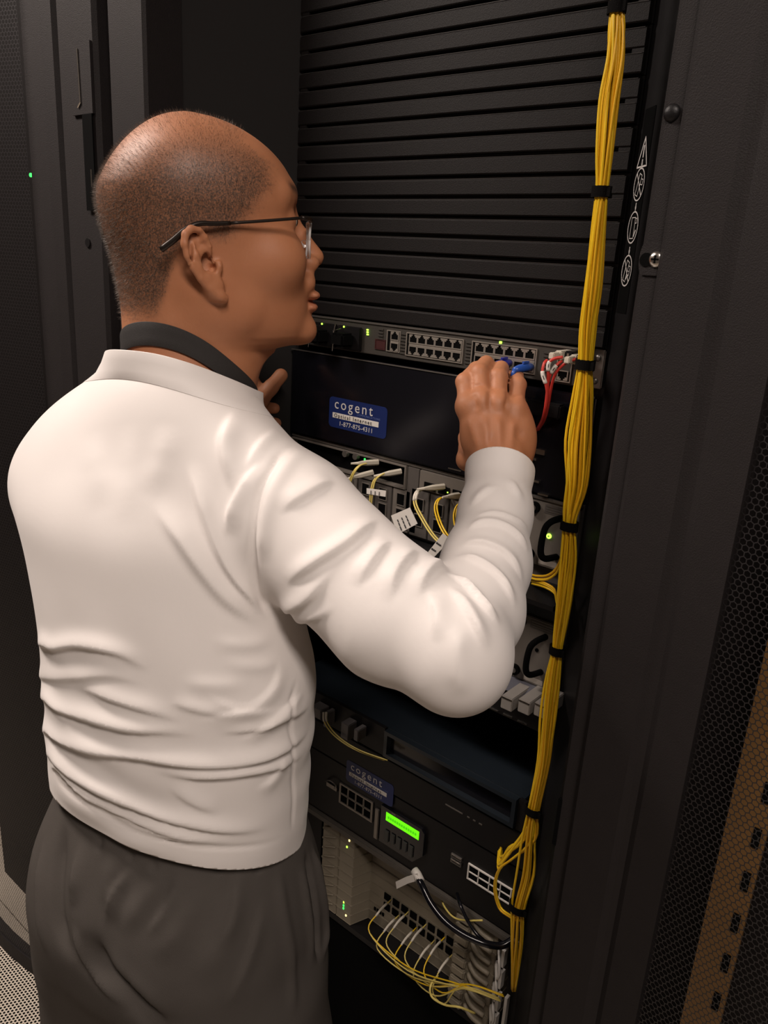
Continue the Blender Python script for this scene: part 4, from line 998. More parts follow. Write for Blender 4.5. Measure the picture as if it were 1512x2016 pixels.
# slim trunk and upper arms under the clothes keep the body one piece
B.cone(NECK1+A3((0, 0, -0.06)), pd(350, 1500, 0.838), 0.046, 0.085, 0.03)
for sh, el in ((SHR, ELR), (SHL, ELL)):
    B.cone(NECK1+A3((0, 0, -0.035)), sh, 0.035, 0.034, 0.03); B.cone(sh, el, 0.034, 0.030, 0.02)
BP, BQ = B.polygonise(); del B
BP = smooth_mesh(BP, BQ, 2)
# folds: pixel polylines are cast on to the cloth, then the cloth is pushed out (or in) along its normal around them
def fold(P, N, tree, px, w, h, taper=0.35, asym=0.0):
    pts = []
    for x, y in px:
        o = Vector(CAM); d = Vector(pray(x, y)).normalized()
        hit = tree.ray_cast(o, d)
        if hit[0] is not None: pts.append(hit[0])
    if len(pts) < 2: return None
    if isinstance(taper, str):                      # the fold runs on round the hidden side
        v0 = (pts[0]-Vector(CAM)).normalized(); pts = [pts[0]+v0*0.05+(pts[0]-pts[1]).normalized()*0.004, pts[0]+v0*0.02+(pts[0]-pts[1]).normalized()*0.006]+pts; taper = float(taper)
    C = np.array(catmull(pts, 8)); ln_ = np.linalg.norm(np.diff(C, axis=0), axis=1).sum()
    k_ = int(ln_/0.0012)+2; cs = np.concatenate([[0], np.cumsum(np.linalg.norm(np.diff(C, axis=0), axis=1))]); q_ = np.linspace(0, cs[-1], k_)
    C = np.stack([np.interp(q_, cs, C[:, a_]) for a_ in range(3)], 1); n = len(C)
    lo, hi = C.min(0)-3.2*w, C.max(0)+3.2*w
    m = np.where(((P > lo) & (P < hi)).all(1))[0]
    if not len(m): return None
    Pm = P[m].astype(np.float32); C32 = C.astype(np.float32)
    D2 = (Pm**2).sum(1)[:, None]+(C32**2).sum(1)[None]-2*Pm@C32.T; j = D2.argmin(1); d = np.linalg.norm(P[m]-C[j], axis=1)
    t = j/(n-1); tp = np.minimum(1, np.minimum(t, 1-t)/max(taper, 1e-3)); tp = tp*tp*(3-2*tp)
    T = np.gradient(C, axis=0)[j]; T /= np.linalg.norm(T, axis=1)[:, None]+1e-9
    side = np.cross(T, N[m]); sd = ((P[m]-C[j])*side).sum(1)
    tp = np.where((j == 0) | (j == n-1), tp*np.exp(-(d/w)**2), tp)
    dz = np.sqrt(np.maximum(d*d-sd*sd, 0))
    if asym: prof = np.where(sd > 0, np.exp(-(sd/(0.42*w))**2), np.exp(-(sd/(1.35*w))**2))*np.exp(-(dz/w)**2)
    else: prof = np.exp(-(d/w)**2)
    return m, (h*tp*prof)
def apply_folds(P, Q, folds):
    tree = BVHTree.FromPolygons([tuple(p) for p in P], [tuple(q) for q in Q]); N = normals(P, Q)
    acc = np.zeros(len(P))
    for f in folds:
        px, w, h = f[0], f[1]*0.00082, f[2]*0.00125
        r = fold(P, N, tree, px, w, h, *(f[3:] if len(f) > 3 else ()))
        if r is not None: acc[r[0]] += r[1]
    return P+N*acc[:, None]
HANDF = [([(922, 815), (932, 850), (945, 890)], 6, 1.7, 0.3), ([(949, 808), (957, 850), (966, 895)], 6, 2.0, 0.3), ([(980, 810), (982, 850), (984, 895)], 6, 2.0, 0.3), ([(1013, 820), (1008, 855), (1003, 895)], 6, 1.7, 0.3),
         ([(935, 772), (936, 795), (938, 812)], 4, -2.2, 0.3), ([(964, 768), (965, 790), (966, 810)], 4, -2.4, 0.3), ([(999, 772), (998, 795), (997, 814)], 4, -2.4, 0.3),
         ([(932, 762), (944, 758), (957, 762)], 2.2, -0.9, 0.3), ([(967, 768), (981, 764), (995, 768)], 2.2, -0.9, 0.3), ([(1006, 782), (1019, 778), (1030, 782)], 2.2, -0.9, 0.3),
         ([(968, 850), (966, 870), (968, 885)], 5, -1.6, 0.4), ([(1025, 840), (1020, 870)], 7, -1.4, 0.4)]
BP = apply_folds(BP, BQ, HANDF)
def head_local(P):
    d = P-HO; return np.stack([d@HR, d@HF, d@HU], 1)*1000
hl = head_local(BP)
body_me = quad_mesh('body', BP, BQ)
# where the cropped hair grows: full at the sides and back, thin on the crown
ab = np.abs(hl[:, 0]); y_, z_ = hl[:, 1], hl[:, 2]
nz = np.sin(y_*0.55+1.3*z_)*np.sin(z_*0.37-y_*0.2)*3+np.sin(z_*1.7+ab*0.9)*1.5
front = np.interp(z_, [0, 12, 22, 32, 44, 55, 74, 92, 108, 120, 134], [-25, -10, 4, 14, 24, 33, 47, 49, 24, 30, 36])+nz      # hair lies behind this line
low = np.interp(y_, [-100, -70, -52, -45, -38, -30, -15, 10, 30], [-40, -46, -42, -24, 4, 20, 34, 18, 12])+nz            # and above this one
hm = 1/(1+np.exp(-(front-y_)/4.0))*1/(1+np.exp(-(z_-low)/4.5))
crown = np.clip((z_-72-0.10*y_+0.10*np.abs(y_+10))/52, 0, 1); crown = crown*crown*(3-2*crown)
dens = hm*(1-0.68*crown)
dens[(hl[:, 2] < -70) | (np.abs(hl[:, 0]) > 110) | (hl[:, 1] < -130)] = 0
ear = (ab > 75.5) & (y_ > -40) & (y_ < 18) & (z_ < 44); dens[ear] = 0
fattr(body_me, 'hair', dens)
lip = np.exp(-((z_+29.5)/10)**2)*np.exp(-(ab/22)**4)*np.clip((y_-100)/6, 0, 1)
brow = np.exp(-((z_-73-0.05*ab)/4.5)**2)*np.clip((ab-10)/6, 0, 1)*np.clip((52-ab)/8, 0, 1)*np.clip((y_-50)/10, 0, 1)
fattr(body_me, 'lip', lip); fattr(body_me, 'brow', brow)
SKIN = bpy.data.materials.new('skin'); SKIN.use_nodes = True
def skin_nodes():
    nt = SKIN.node_tree; N = nt.nodes; L = nt.links; b = N['Principled BSDF']
    tc = N.new('ShaderNodeTexCoord')
    def noise(sc, det=4):
        n = N.new('ShaderNodeTexNoise'); n.inputs['Scale'].default_value = sc; n.inputs['Detail'].default_value = det
        L.new(tc.outputs['Object'], n.inputs['Vector']); return n.outputs['Fac']
    def mix(f, A, B_, typ='RGBA'):
        m = N.new('ShaderNodeMix'); m.data_type = typ
        for s_, v in (('Factor', f), ('A', A), ('B', B_)):
            if typ == 'FLOAT': sock = {'Factor': m.inputs[0], 'A': m.inputs[2], 'B': m.inputs[3]}[s_]
            else: sock = m.inputs[s_] if s_ != 'Factor' else m.inputs[0]
            if hasattr(v, 'is_output'): L.new(v, sock)
            elif isinstance(v, (int, float)): sock.default_value = v
            else: sock.default_value = (*v, 1)
        return m.outputs[0] if typ == 'FLOAT' else m.outputs['Result']
    def attr(n):
        a = N.new('ShaderNodeAttribute'); a.attribute_name = n; return a.outputs['Fac']
    def mul(a, b_):
        m = N.new('ShaderNodeMath'); m.operation = 'MULTIPLY'
        for i, v in enumerate((a, b_)):
            if hasattr(v, 'is_output'): L.new(v, m.inputs[i])
            else: m.inputs[i].default_value = v
        return m.outputs[0]
    base = mix(noise(28), (0.43, 0.172, 0.080), (0.51, 0.222, 0.112))
    base = mix(mul(noise(160), 0.35), base, (0.40, 0.150, 0.072))
    base = mix(mul(attr('lip'), 0.55), base, (0.34, 0.085, 0.06))
    grain = N.new('ShaderNodeMapRange'); grain.inputs[1].default_value = 0.35; grain.inputs[2].default_value = 0.62; grain.inputs[3].default_value = 0.45; grain.inputs[4].default_value = 1.0
    L.new(noise(700, 2), grain.inputs[0])
    h = mul(attr('hair'), grain.outputs[0])
    base = mix(mul(h, 0.92), base, (0.058, 0.042, 0.033))
    base = mix(mul(attr('brow'), 0.85), base, (0.03, 0.02, 0.015))
    L.new(base, b.inputs['Base Color'])
    L.new(mix(attr('hair'), 0.56, 0.50, 'FLOAT'), b.inputs['Roughness'])
    b.inputs['Subsurface Weight'].default_value = 0.12; b.inputs['Subsurface Radius'].default_value = (0.012, 0.004, 0.002); b.inputs['Subsurface Scale'].default_value = 0.5
    bp = N.new('ShaderNodeBump'); bp.inputs['Strength'].default_value = 0.25; bp.inputs['Distance'].default_value = 0.0006
    L.new(noise(420, 3), bp.inputs['Height']); L.new(bp.outputs['Normal'], b.inputs['Normal'])
skin_nodes()
body = link('body', body_me, SKIN, person, True)
bvh_body = BVHTree.FromPolygons([tuple(p) for p in BP], [tuple(q) for q in BQ])
# ------------------------------------------------------------------ clothes
def torso_rows(rows, ratio):
    # each row: left and right outline pixels, distance of the trunk axis, offset of ratio -> centre, half widths
    out = []
    for xl, yl, xr, yr, t, k in rows:
        a, b = pd(xl, yl, t), pd(xr, yr, t); c = (a+b)/2; s = np.linalg.norm(b-a)/2*ratio
        v = c-CAM; v[2] = 0; v /= np.linalg.norm(v); R = A3((-v[1], v[0], 0))*-1
        hw = math.sqrt((LAT@R)**2+(k*(FRT@R))**2)
        out.append((c[2], c[0], c[1], s/hw, k*s/hw))
    return np.array(sorted(out))
def trunk_fn(T, z0, z1, p=2.25):
    zz_ = np.linspace(T[0, 0], T[-1, 0], 160); T_ = []
    for i in (1, 2, 3, 4):
        v = np.interp(zz_, T[:, 0], T[:, i]); q = np.concatenate([2*v[0]-v[12:0:-1], v, 2*v[-1]-v[-2:-14:-1]])
        k = np.exp(-(np.arange(-12, 13)/6.0)**2); T_.append(np.convolve(q, k/k.sum(), 'valid'))
    def fn(x, y, z):
        cx, cy, a, b = [np.interp(z, zz_, T_[i]) for i in range(4)]
        u = (x-cx)*LAT[0]+(y-cy)*LAT[1]; w = (x-cx)*FRT[0]+(y-cy)*FRT[1]
        r = (np.abs(u/a)**p+np.abs(w/b)**p)**(1/p)
        return np.maximum((r-1)*np.minimum(a, b), np.maximum(z-z1, z0-z))
    return fn
TR = torso_rows([(215, 715, 440, 740, 0.785, 0.85), (180, 745, 470, 765, 0.790, 0.75), (120, 785, 500, 800, 0.797, 0.66), (68, 845, 520, 855, 0.800, 0.63), (28, 930, 545, 960, 0.797, 0.66), (22, 1000, 560, 1010, 0.795, 0.68), (45, 1080, 575, 1090, 0.797, 0.69), (62, 1180, 600, 1190, 0.803, 0.70), (76, 1280, 628, 1290, 0.812, 0.71),
                 (82, 1380, 622, 1390, 0.824, 0.72), (90, 1470, 614, 1490, 0.838, 0.74), (98, 1540, 612, 1570, 0.850, 0.76), (110, 1600, 606, 1640, 0.862, 0.78), (112, 1680, 604, 1720, 0.874, 0.80)], 0.915)
ztop = TR[-1, 0]
S = Field((-0.36, -0.60, 0.84), (0.37, -0.02, 1.47), 0.0025)
S.union(trunk_fn(TR, 0.80, ztop), (-0.34, -0.58, 0.86), (0.34, -0.2, ztop+0.02), 0.0)
# shoulder slopes
S.cone(NECK1+A3((0, 0, -0.030))-FRT*0.006, SHR+A3((0, 0, 0.010)), 0.050, 0.048, 0.05)
S.cone(NECK1+A3((0, 0, -0.030))-FRT*0.006, SHL+A3((0, 0, 0.010)), 0.050, 0.046, 0.05)
# right sleeve
m1, m2 = pd(672, 1112, 0.715), pd(778, 1210, 0.688)
S.chain([SHR, m1, m2, ELR], [0.0570, 0.0525, 0.0540, 0.0450], 0.03)
f1, f2, f3 = pd(930, 1205, 0.716), pd(957, 1110, 0.765), pd(975, 1010, 0.812)
CUF = pd(984, 925, 0.847); CUFX = pd(990, 880, 0.865)
S.chain([ELR, f1, f2, f3, CUF, CUFX], [0.0440, 0.0440, 0.0402, 0.0345, 0.0325, 0.0320], 0.018)
S.ell(pd(905, 1318, 0.655), np.eye(3), [0.030, 0.030, 0.030], 0.03)
# left sleeve, mostly out of sight
S.chain([SHL, SHL*0.5+ELL*0.5, ELL], [0.050, 0.048, 0.046], 0.03)
S.chain([ELL, ELL*0.45+WRL*0.55, WRL], [0.048, 0.042, 0.034], 0.018)
SP, SQ = S.polygonise(); del S
SP = smooth_mesh(SP, SQ, 6)
FOLDS = [
 # back, right of the spine towards the armpit
 ([(372, 905), (392, 980), (420, 1060), (450, 1120), (490, 1175), (530, 1225)], 11, 6.5, 0.3, 0.5),
 ([(300, 985), (350, 1060), (400, 1130), (450, 1185), (520, 1235)], 14, 5.0, 0.3, 0.4),
 ([(470, 800), (440, 870), (450, 930), (470, 980)], 12, 4.5, 0.4, 0.3),
 ([(550, 845), (510, 880), (485, 930)], 9, 3.4, 0.4, 0.4),
 ([(520, 910), (480, 960), (455, 1010), (450, 1060)], 10, 4.5, 0.35, 0.3),
 ([(495, 745), (525, 775), (560, 800), (600, 830)], 8, 2.5, 0.3, 0.4),
 ([(180, 850), (195, 930), (200, 1010)], 18, 2.0, 0.4), ([(250, 830), (255, 930), (245, 1040)], 18, 2.0, 0.4), ([(330, 830), (320, 900), (290, 980)], 16, 2.2, 0.4),
 # sleeve-head seam, pulled in
 ([(585, 872), (540, 915), (512, 970), (501, 1040), (499, 1110), (508, 1170), (528, 1215)], 5, -3.2, 0.1),
 ([(600, 885), (560, 925), (530, 985), (519, 1050), (517, 1110)], 9, 2.4, 0.2),
 # upper arm folds
 ([(545, 1010), (600, 975), (660, 945), (700, 940)], 10, 3.8, 0.35, 0.5),
 ([(560, 1150), (620, 1110), (690, 1065), (745, 1020)], 9, 5.0, 0.3, 0.6),
 ([(545, 1205), (600, 1185), (640, 1140), (660, 1100)], 9, 4.2, 0.35, 0.5),
 ([(560, 1225), (620, 1215), (665, 1190)], 8, 3.6, 0.35, 0.4),
 ([(700, 1160), (730, 1110), (770, 1060), (790, 1040)], 8, 4.0, 0.35, 0.5),
 ([(765, 1190), (780, 1130), (810, 1090), (830, 1085)], 8, 4.2, 0.35, 0.5),
 ([(820, 1180), (835, 1140), (855, 1115), (875, 1110)], 7, 4.0, 0.35, 0.5),
 # elbow
 ([(880, 1125), (915, 1150), (950, 1190), (985, 1235)], 7, 5.0, 0.3, 0.6),
 ([(880, 1150), (905, 1180), (935, 1230), (960, 1290)], 7, 4.4, 0.35, 0.5),
 ([(895, 1095), (940, 1105), (985, 1140), (1015, 1200)], 7, 4.2, 0.3, 0.6),
 ([(900, 1075), (950, 1070), (1000, 1095), (1030, 1150)], 7, 3.6, 0.3, 0.6),
 ([(915, 1045), (960, 1030), (1005, 1045), (1040, 1090)], 7, 3.8, 0.25, 0.6),
 ([(905, 1220), (900, 1280), (905, 1340), (915, 1375)], 10, 2.6, 0.35),
 ([(845, 1160), (860, 1210), (855, 1270)], 9, 3.0, 0.4, 0.4),
 # forearm and cuff
 ([(925, 1000), (955, 970), (985, 955)], 7, 2.6, 0.4, 0.4), ([(1000, 940), (1015, 965), (1030, 990)], 6, 2.2, 0.4),
 ([(930, 1020), (975, 1012), (1015, 1025), (1040, 1050)], 5, 2.2, 0.3, 0.6),
 # side and waist
 ([(555, 1290), (540, 1350), (500, 1390), (440, 1410), (390, 1425)], 9, 3.2, 0.35, 0.5),
 ([(600, 1360), (570, 1390), (520, 1430), (470, 1465)], 8, 3.2, 0.35, 0.5),
 ([(92, 1268), (110, 1275), (160, 1270), (230, 1285), (300, 1320)], 9, 4.5, '0.3', 0.5),
 ([(96, 1375), (120, 1395), (180, 1415), (260, 1435), (330, 1440), (400, 1445)], 9, 4.8, '0.3', 0.6),
 ([(140, 1345), (220, 1375), (300, 1400), (370, 1420)], 9, 3.6, 0.4, 0.4),
 ([(98, 1440), (130, 1462), (200, 1480), (280, 1490), (350, 1500), (430, 1503), (520, 1490), (585, 1460), (612, 1430)], 9, 5.4, '0.2', 0.7),
 ([(300, 1515), (360, 1526), (440, 1527), (520, 1515), (600, 1480)], 8, 4.2, 0.3, 0.6),
 ([(107, 1490), (150, 1530), (220, 1565), (300, 1600), (380, 1622), (460, 1635), (540, 1625)], 8, 4.2, '0.25', 0.7),
 ([(117, 1515), (160, 1560), (230, 1600), (310, 1632), (400, 1655), (480, 1658)], 6, 3.2, '0.25', 0.6),
 ([(190, 1590), (270, 1632), (350, 1655), (420, 1668)], 5, 2.2, 0.3, 0.6),
 ([(330, 1545), (380, 1580), (440, 1600)], 10, 2.4, 0.4, 0.4),
 ([(82, 1330), (140, 1335), (220, 1330), (300, 1350)], 10, 2.6, '0.35', 0.5), ([(420, 1440), (500, 1435), (560, 1415), (610, 1390)], 7, 3.0, 0.3, 0.6), ([(560, 1480), (540, 1530), (500, 1560)], 9, 2.0, 0.4, 0.4), ([(585, 1330), (570, 1400), (575, 1480), (578, 1560), (575, 1640)], 3.5, -1.6, 0.15),
 ([(560, 1400), (500, 1400), (440, 1385), (400, 1365)], 8, 2.6, 0.4, 0.5), ([(330, 1380), (400, 1400), (460, 1405)], 8, 2.4, 0.4, 0.5), ([(108, 1528), (160, 1575), (230, 1614), (310, 1647), (400, 1668), (480, 1668), (560, 1648)], 3.0, -1.2, 0.1),
 ([(410, 1260), (470, 1270), (540, 1262)], 8, 1.8, 0.4), ([(430, 1300), (490, 1312), (560, 1305)], 8, 1.8, 0.4), ([(350, 1340), (420, 1350), (500, 1345)], 9, 1.8, 0.4),
]
SP = apply_folds(SP, SQ, FOLDS)
def bunch(P, Q):                                     # slack cloth gathered round the waist, gentle drag lines higher up
    N = normals(P, Q); cx_ = np.interp(P[:, 2], TR[:, 0], TR[:, 1]); cy_ = np.interp(P[:, 2], TR[:, 0], TR[:, 2])
    th = np.arctan2(P[:, 1]-cy_, P[:, 0]-cx_); z = P[:, 2]
    amp = np.clip((1.16-z)/0.12, 0, 1)*np.clip((z-0.90)/0.06, 0.25, 1)*np.clip(1-(np.hypot(P[:, 0]-cx_, P[:, 1]-cy_)-0.15)/0.03, 0, 1)
    w = 0.55+0.45*np.sin(2.3*th+11*z)
    d = np.sin(z*155+1.6*np.sin(2*th+z*14)+1.1*th)*0.0013+np.sin(z*95-2.0*th+2*np.sin(3*th))*0.0011
    d2 = np.sin(th*9+z*16+1.5*np.sin(z*22))*0.0006*np.clip((z-1.12)/0.1, 0, 1)*np.clip((1.40-z)/0.08, 0, 1)
    return P+N*((d*w*amp+d2)[:, None])
SP = bunch(SP, SQ)
SHIRT = mat('white_stretch_jersey', (0.80, 0.755, 0.73), 0.55, var=0.02, scale=9, bump=0.06, bscale=1800, sheen=0.15, spec=0.28)
shirt_me = quad_mesh('shirt', SP, SQ)
bm = bmesh.new(); bm.from_mesh(shirt_me)
def cut(bm, co, no, sel):
    fs = [f for f in bm.faces if sel(f.calc_center_median())]
    g = list({v for f in fs for v in f.verts})+list({e for f in fs for e in f.edges})+fs
    bmesh.ops.bisect_plane(bm, geom=g, dist=1e-5, plane_co=Vector(co), plane_no=Vector(no).normalized(), clear_outer=True)
cn = (CUFX-f3)/np.linalg.norm(CUFX-f3)
cuff_p = pd(984, 925, 0.847)
cn2 = cn-UPV*0.0
Cv = Vector(cuff_p)
cut(bm, cuff_p, cn2, lambda c: (c-Cv).length < 0.075 and (c-Cv).dot(Vector(cn)) > -0.03)
ln = (WRL-ELL)/np.linalg.norm(WRL-ELL); Lv = Vector(WRL)
cut(bm, WRL-ln*0.006, ln, lambda c: (c-Lv).length < 0.06)
# neckline and hem planes
ncol = pd(300, 745, 0.80); nn = A3((0, 0, 1.0))+FRT*0.55+LAT*0.10
NC = NECK1+A3((0, 0, 0.0))
n1, n2, n3 = pd(205, 720, 0.812), pd(340, 733, 0.735), pd(480, 764, 0.728)
nn = np.cross(n2-n1, n3-n1); nn *= np.sign(nn[2])
cut(bm, n1, nn, lambda c: (c-Vector(NC)).length < 0.15 and c.z > 1.28)
hp = [pd(105, 1522, 0.860), pd(600, 1640, 0.860), pd(400, 1683, 0.760)]
hn = np.cross(hp[1]-hp[0], hp[2]-hp[0]); hn *= -np.sign(hn[2])
cut(bm, hp[0], hn, lambda c: c.z < 1.05)
bm.to_mesh(shirt_me); bm.free()
for p in shirt_me.polygons: p.use_smooth = True
shirt = link('shirt', shirt_me, SHIRT, person, True)
sm = shirt.modifiers.new('cloth', 'SOLIDIFY'); sm.thickness = 0.0014; sm.offset = -1
tag(shirt, 'white long-sleeved top with a stand collar')
# ---- trousers
def trow(xl, yl, xr, yr, t, k): return (xl, yl, xr, yr, t, k)
TT = torso_rows([(118, 1520, 600, 1560, 0.850, 0.76), (98, 1570, 604, 1620, 0.860, 0.78), (78, 1640, 620, 1680, 0.875, 0.84), (72, 1720, 640, 1750, 0.893, 0.90), (74, 1800, 652, 1820, 0.913, 0.92), (80, 1880, 656, 1890, 0.933, 0.90), (84, 1960, 656, 1970, 0.953, 0.86), (86, 2040, 652, 2050, 0.975, 0.84)], 0.895)
zh = TT[0, 0]
G = Field((-0.30, -0.66, 0.02), (0.30, -0.14, 1.02), 0.0035)
fz_ = np.interp(TT[:, 0], [0.66, 0.74, 0.82], [0.55, 0.85, 1.0]); TT[:, 3] *= fz_; TT[:, 4] *= fz_
G.union(trunk_fn(TT, 0.68, 0.985, 2.3), (-0.28, -0.62, 0.70), (0.28, -0.18, 1.0), 0.0)
cx, cy = np.interp(zh+0.1, TT[:, 0], TT[:, 1]), np.interp(zh+0.1, TT[:, 0], TT[:, 2])
for s in (-1, 1):
    hipc = A3((cx, cy, zh+0.14))+LAT*s*0.082; kn = A3((cx, cy, 0.47))+LAT*s*0.100+FRT*0.01; an = A3((cx, cy, 0.07))+LAT*s*0.105-FRT*0.02
    th_ = A3((cx, cy, 0.62))+LAT*s*0.088
    M_ = np.stack([LAT, FRT, HU])
    G.ell(A3((cx, cy, 0.725))+LAT*s*0.080, M_, [0.082, 0.106, 0.25], 0.04)
    G.chain([A3((cx, cy, 0.74))+LAT*s*0.083, th_, kn, an], [0.082, 0.091, 0.078, 0.064], 0.04)
    G.cone(A3((cx, cy, 0.74))+LAT*s*0.083-FRT*0.03, th_-FRT*0.015, 0.082, 0.078, 0.04)
    G.ell(A3((cx, cy, 0.835))+LAT*s*0.066-FRT*0.046, np.eye(3), [0.070, 0.070, 0.100], 0.05)
TP, TQ = G.polygonise(); del G
TP = smooth_mesh(TP, TQ, 5)
TF = [([(130, 1610), (115, 1700), (112, 1790), (125, 1850), (150, 1900)], 11, -6, 0.3), ([(165, 1640), (148, 1720), (145, 1800), (160, 1880), (200, 1945), (260, 2000)], 12, 5, 0.25, 0.4),
      ([(150, 1730), (150, 1820), (170, 1880)], 9, -4, 0.4), ([(155, 1830), (190, 1895), (240, 1950), (300, 2005), (330, 2040)], 22, -13, 0.35), ([(190, 1850), (225, 1910), (280, 1965), (340, 2020)], 12, 7, 0.35, 0.5),
      ([(230, 1660), (215, 1740), (230, 1820)], 12, 3, 0.4), ([(330, 1700), (270, 1790), (230, 1840)], 14, 3.5, 0.4), ([(400, 1720), (350, 1830), (300, 1900)], 16, 3.5, 0.4), ([(480, 1740), (440, 1850), (390, 1950)], 16, 3.0, 0.4),
      ([(545, 1700), (560, 1800), (575, 1900), (580, 2010)], 8, 2.5, 0.2), ([(600, 1670), (618, 1760), (625, 1850), (628, 1905)], 5, -7, 0.25), ([(612, 1660), (632, 1750), (640, 1830), (632, 1900)], 8, 4.5, 0.2),
      ([(590, 1690), (605, 1780), (612, 1860), (618, 1910)], 7, 3.0, 0.25), ([(470, 1700), (455, 1790), (420, 1880)], 9, 3.5, 0.4, 0.5), ([(360, 1705), (330, 1780), (285, 1850)], 9, 3.5, 0.4, 0.5), ([(270, 1690), (225, 1760), (205, 1830)], 8, 3.5, 0.4, 0.5), ([(520, 1760), (490, 1880), (440, 1990)], 9, 2.6, 0.4, 0.5), ([(90, 1640), (75, 1720), (75, 1800), (95, 1890)], 9, 3.0, 0.35, 0.4), ([(300, 1690), (305, 1720)], 5, -2, 0.4), ([(200, 1640), (190, 1680)], 5, -2.5, 0.4), ([(430, 1700), (432, 1725)], 5, -2, 0.4), ([(510, 1695), (508, 1725)], 5, -2, 0.4), ([(260, 1670), (255, 1700)], 5, -2, 0.4)]
TP = apply_folds(TP, TQ, TF); TP = smooth_mesh(TP, TQ, 1)
TROU = mat('grey_sweat_cloth', (0.082, 0.073, 0.066), 0.95, var=0.08, scale=30, bump=0.3, bscale=1400, spec=0.1)
trousers = link('trousers', quad_mesh('trousers', TP, TQ), TROU, person, True); tag(trousers, 'dark grey cloth trousers with an elastic waist')
po = [Vector(pd(x, y, 0.80)) for x, y in ((612, 1800), (622, 1850), (626, 1900))]
for s in (-1, 1):
    an = A3((cx, cy, 0.0))+LAT*s*0.105
    G = Field(an+A3((-0.16, -0.2, -0.01)), an+A3((0.16, 0.26, 0.12)), 0.005)
    fx = lambda v: an+FRT*v[1]+LAT*s*v[0]+A3((0, 0, v[2]))
    G.chain([fx((0, -0.05, 0.045)), fx((0, 0.06, 0.042)), fx((0.006, 0.17, 0.030))], [0.040, 0.043, 0.030], 0.02)
    G.cone(fx((0, -0.03, 0.09)), fx((0, -0.03, 0.05)), 0.042, 0.042, 0.02)
    P_, Q_ = G.polygonise(); P_ = smooth_mesh(P_, Q_, 3); P_[:, 2] = np.maximum(P_[:, 2], 0.002)
    link('shoe', quad_mesh('shoe', P_, Q_), mat('black_shoe', (0.02, 0.018, 0.018), 0.5), person, True)
# ---- collar and lanyard: bands swept round the neck
def neck_hit(th, z, axis):
    d = Vector((math.cos(th), math.sin(th), 0)); o = Vector((axis[0], axis[1], z))+d*0.20
    h = bvh_body.ray_cast(o, -d)
    return h[0], d
def band(name, material, zf, hgt, off, lean, th0, th1, n, thick, axis_fn, parent, label=None, wave=0.0, ground=None):
    v = []; 
    for i in range(n+1):
        th = th0+(th1-th0)*i/n; z = zf(th)
        rows = []
        for j in range(4):
            u = j/3; zz = z+hgt(th)*(u-0.5)
            ax = axis_fn(zz); h, d = neck_hit(th, zz, ax)
            r = ((h-Vector((ax[0], ax[1], zz))).length if h is not None else 0.062)
            rows.append((r, d, ax, zz))
        r0 = np.mean([q[0] for q in rows])
        for j, (r, d, ax, zz) in enumerate(rows):
            rr = max(r, 0.0)+off(th)+lean(th)*(1-j/3)+wave*math.sin(7*th)
            if ground is not None:
                zz0 = rows[0][3]; g = ground.ray_cast(Vector((ax[0], ax[1], zz0))+d*0.25, -d)
                ax0 = rows[0][2]
                if g[0] is not None:
                    rs = (g[0]-Vector((ax0[0], ax0[1], zz0))).length
                    u = j/3; top = max(rows[3][0], 0)+off(th)+wave*math.sin(7*th); rr = rs-0.001+(top-rs+0.001)*(u**0.7)
            p = Vector((ax[0], ax[1], zz))+d*rr; v.append(p); v.append(p+d*thick)
    f = []
    for i in range(n):
        for j in range(3):
            a, b = (i*4+j)*2, ((i+1)*4+j)*2
            f += [(a+1, b+1, b+3, a+3), (a, a+2, b+2, b)]
        a, b = i*8, (i+1)*8
        f += [(a, b, b+1, a+1), (a+6, a+7, b+7, b+6)]
    f += [(0, 1, 3, 2), (2, 3, 5, 4), (4, 5, 7, 6)]
    e = n*8; f += [(e, e+2, e+3, e+1), (e+2, e+4, e+5, e+3), (e+4, e+6, e+7, e+5)]
    o = MB().add(v, f).build(name, material, parent, smooth=True)
    md = o.modifiers.new('edge', 'BEVEL'); md.width = 0.0006; md.segments = 2; md.limit_method = 'ANGLE'
    if label: o['label'] = label
    return o
def ax_neck(z):
    t = (z-NECK1[2])/(NECK0[2]-NECK1[2]); t = max(-0.6, min(1.2, t)); return NECK1+(NECK0-NECK1)*t
fa = math.atan2(FRT[1], FRT[0])
LANY = mat('black_woven_strap', (0.022, 0.019, 0.018), 0.7, var=0.15, scale=300, bump=0.5, bscale=2500)
lan = thing('lanyard', 'black woven lanyard strap round the neck above the white collar', 'lanyard', Vector(NECK1))
def plane_z(*pts):
    a, b, c = pts; n = np.cross(b-a, c-a)
    def f(th):
        q = ax_neck(1.41)+A3((math.cos(th), math.sin(th), 0))*0.062
        return a[2]-((q[0]-a[0])*n[0]+(q[1]-a[1])*n[1])/n[2]
    return f
lp = []
for x, y in ((268, 672), (300, 675), (340, 684), (380, 698), (420, 716), (455, 738), (474, 754)):
    h_ = bvh_body.ray_cast(Vector(CAM), Vector(pray(x, y)).normalized())
    if h_[0] is not None: lp.append(A3(h_[0]))
lp = np.array(lp); cf = np.linalg.lstsq(np.c_[lp[:, :2], np.ones(len(lp))], lp[:, 2], rcond=None)[0]
lan_z = plane_z(*[A3((x, y, cf[0]*x+cf[1]*y+cf[2])) for x, y in ((0, -0.3), (0.1, -0.3), (0, -0.4))])
bvh_shirt = BVHTree.FromPolygons([tuple(p) for p in SP], [tuple(q) for q in SQ])
col_z = plane_z(pd(197, 716, 0.812), pd(340, 731, 0.740), pd(488, 764, 0.728))
band('strap', LANY, lan_z, lambda th: 0.0215, lambda th: 0.0012, lambda th: 0.0, fa+math.pi-2.3, fa+math.pi+2.3, 60, 0.0012, ax_neck, lan)
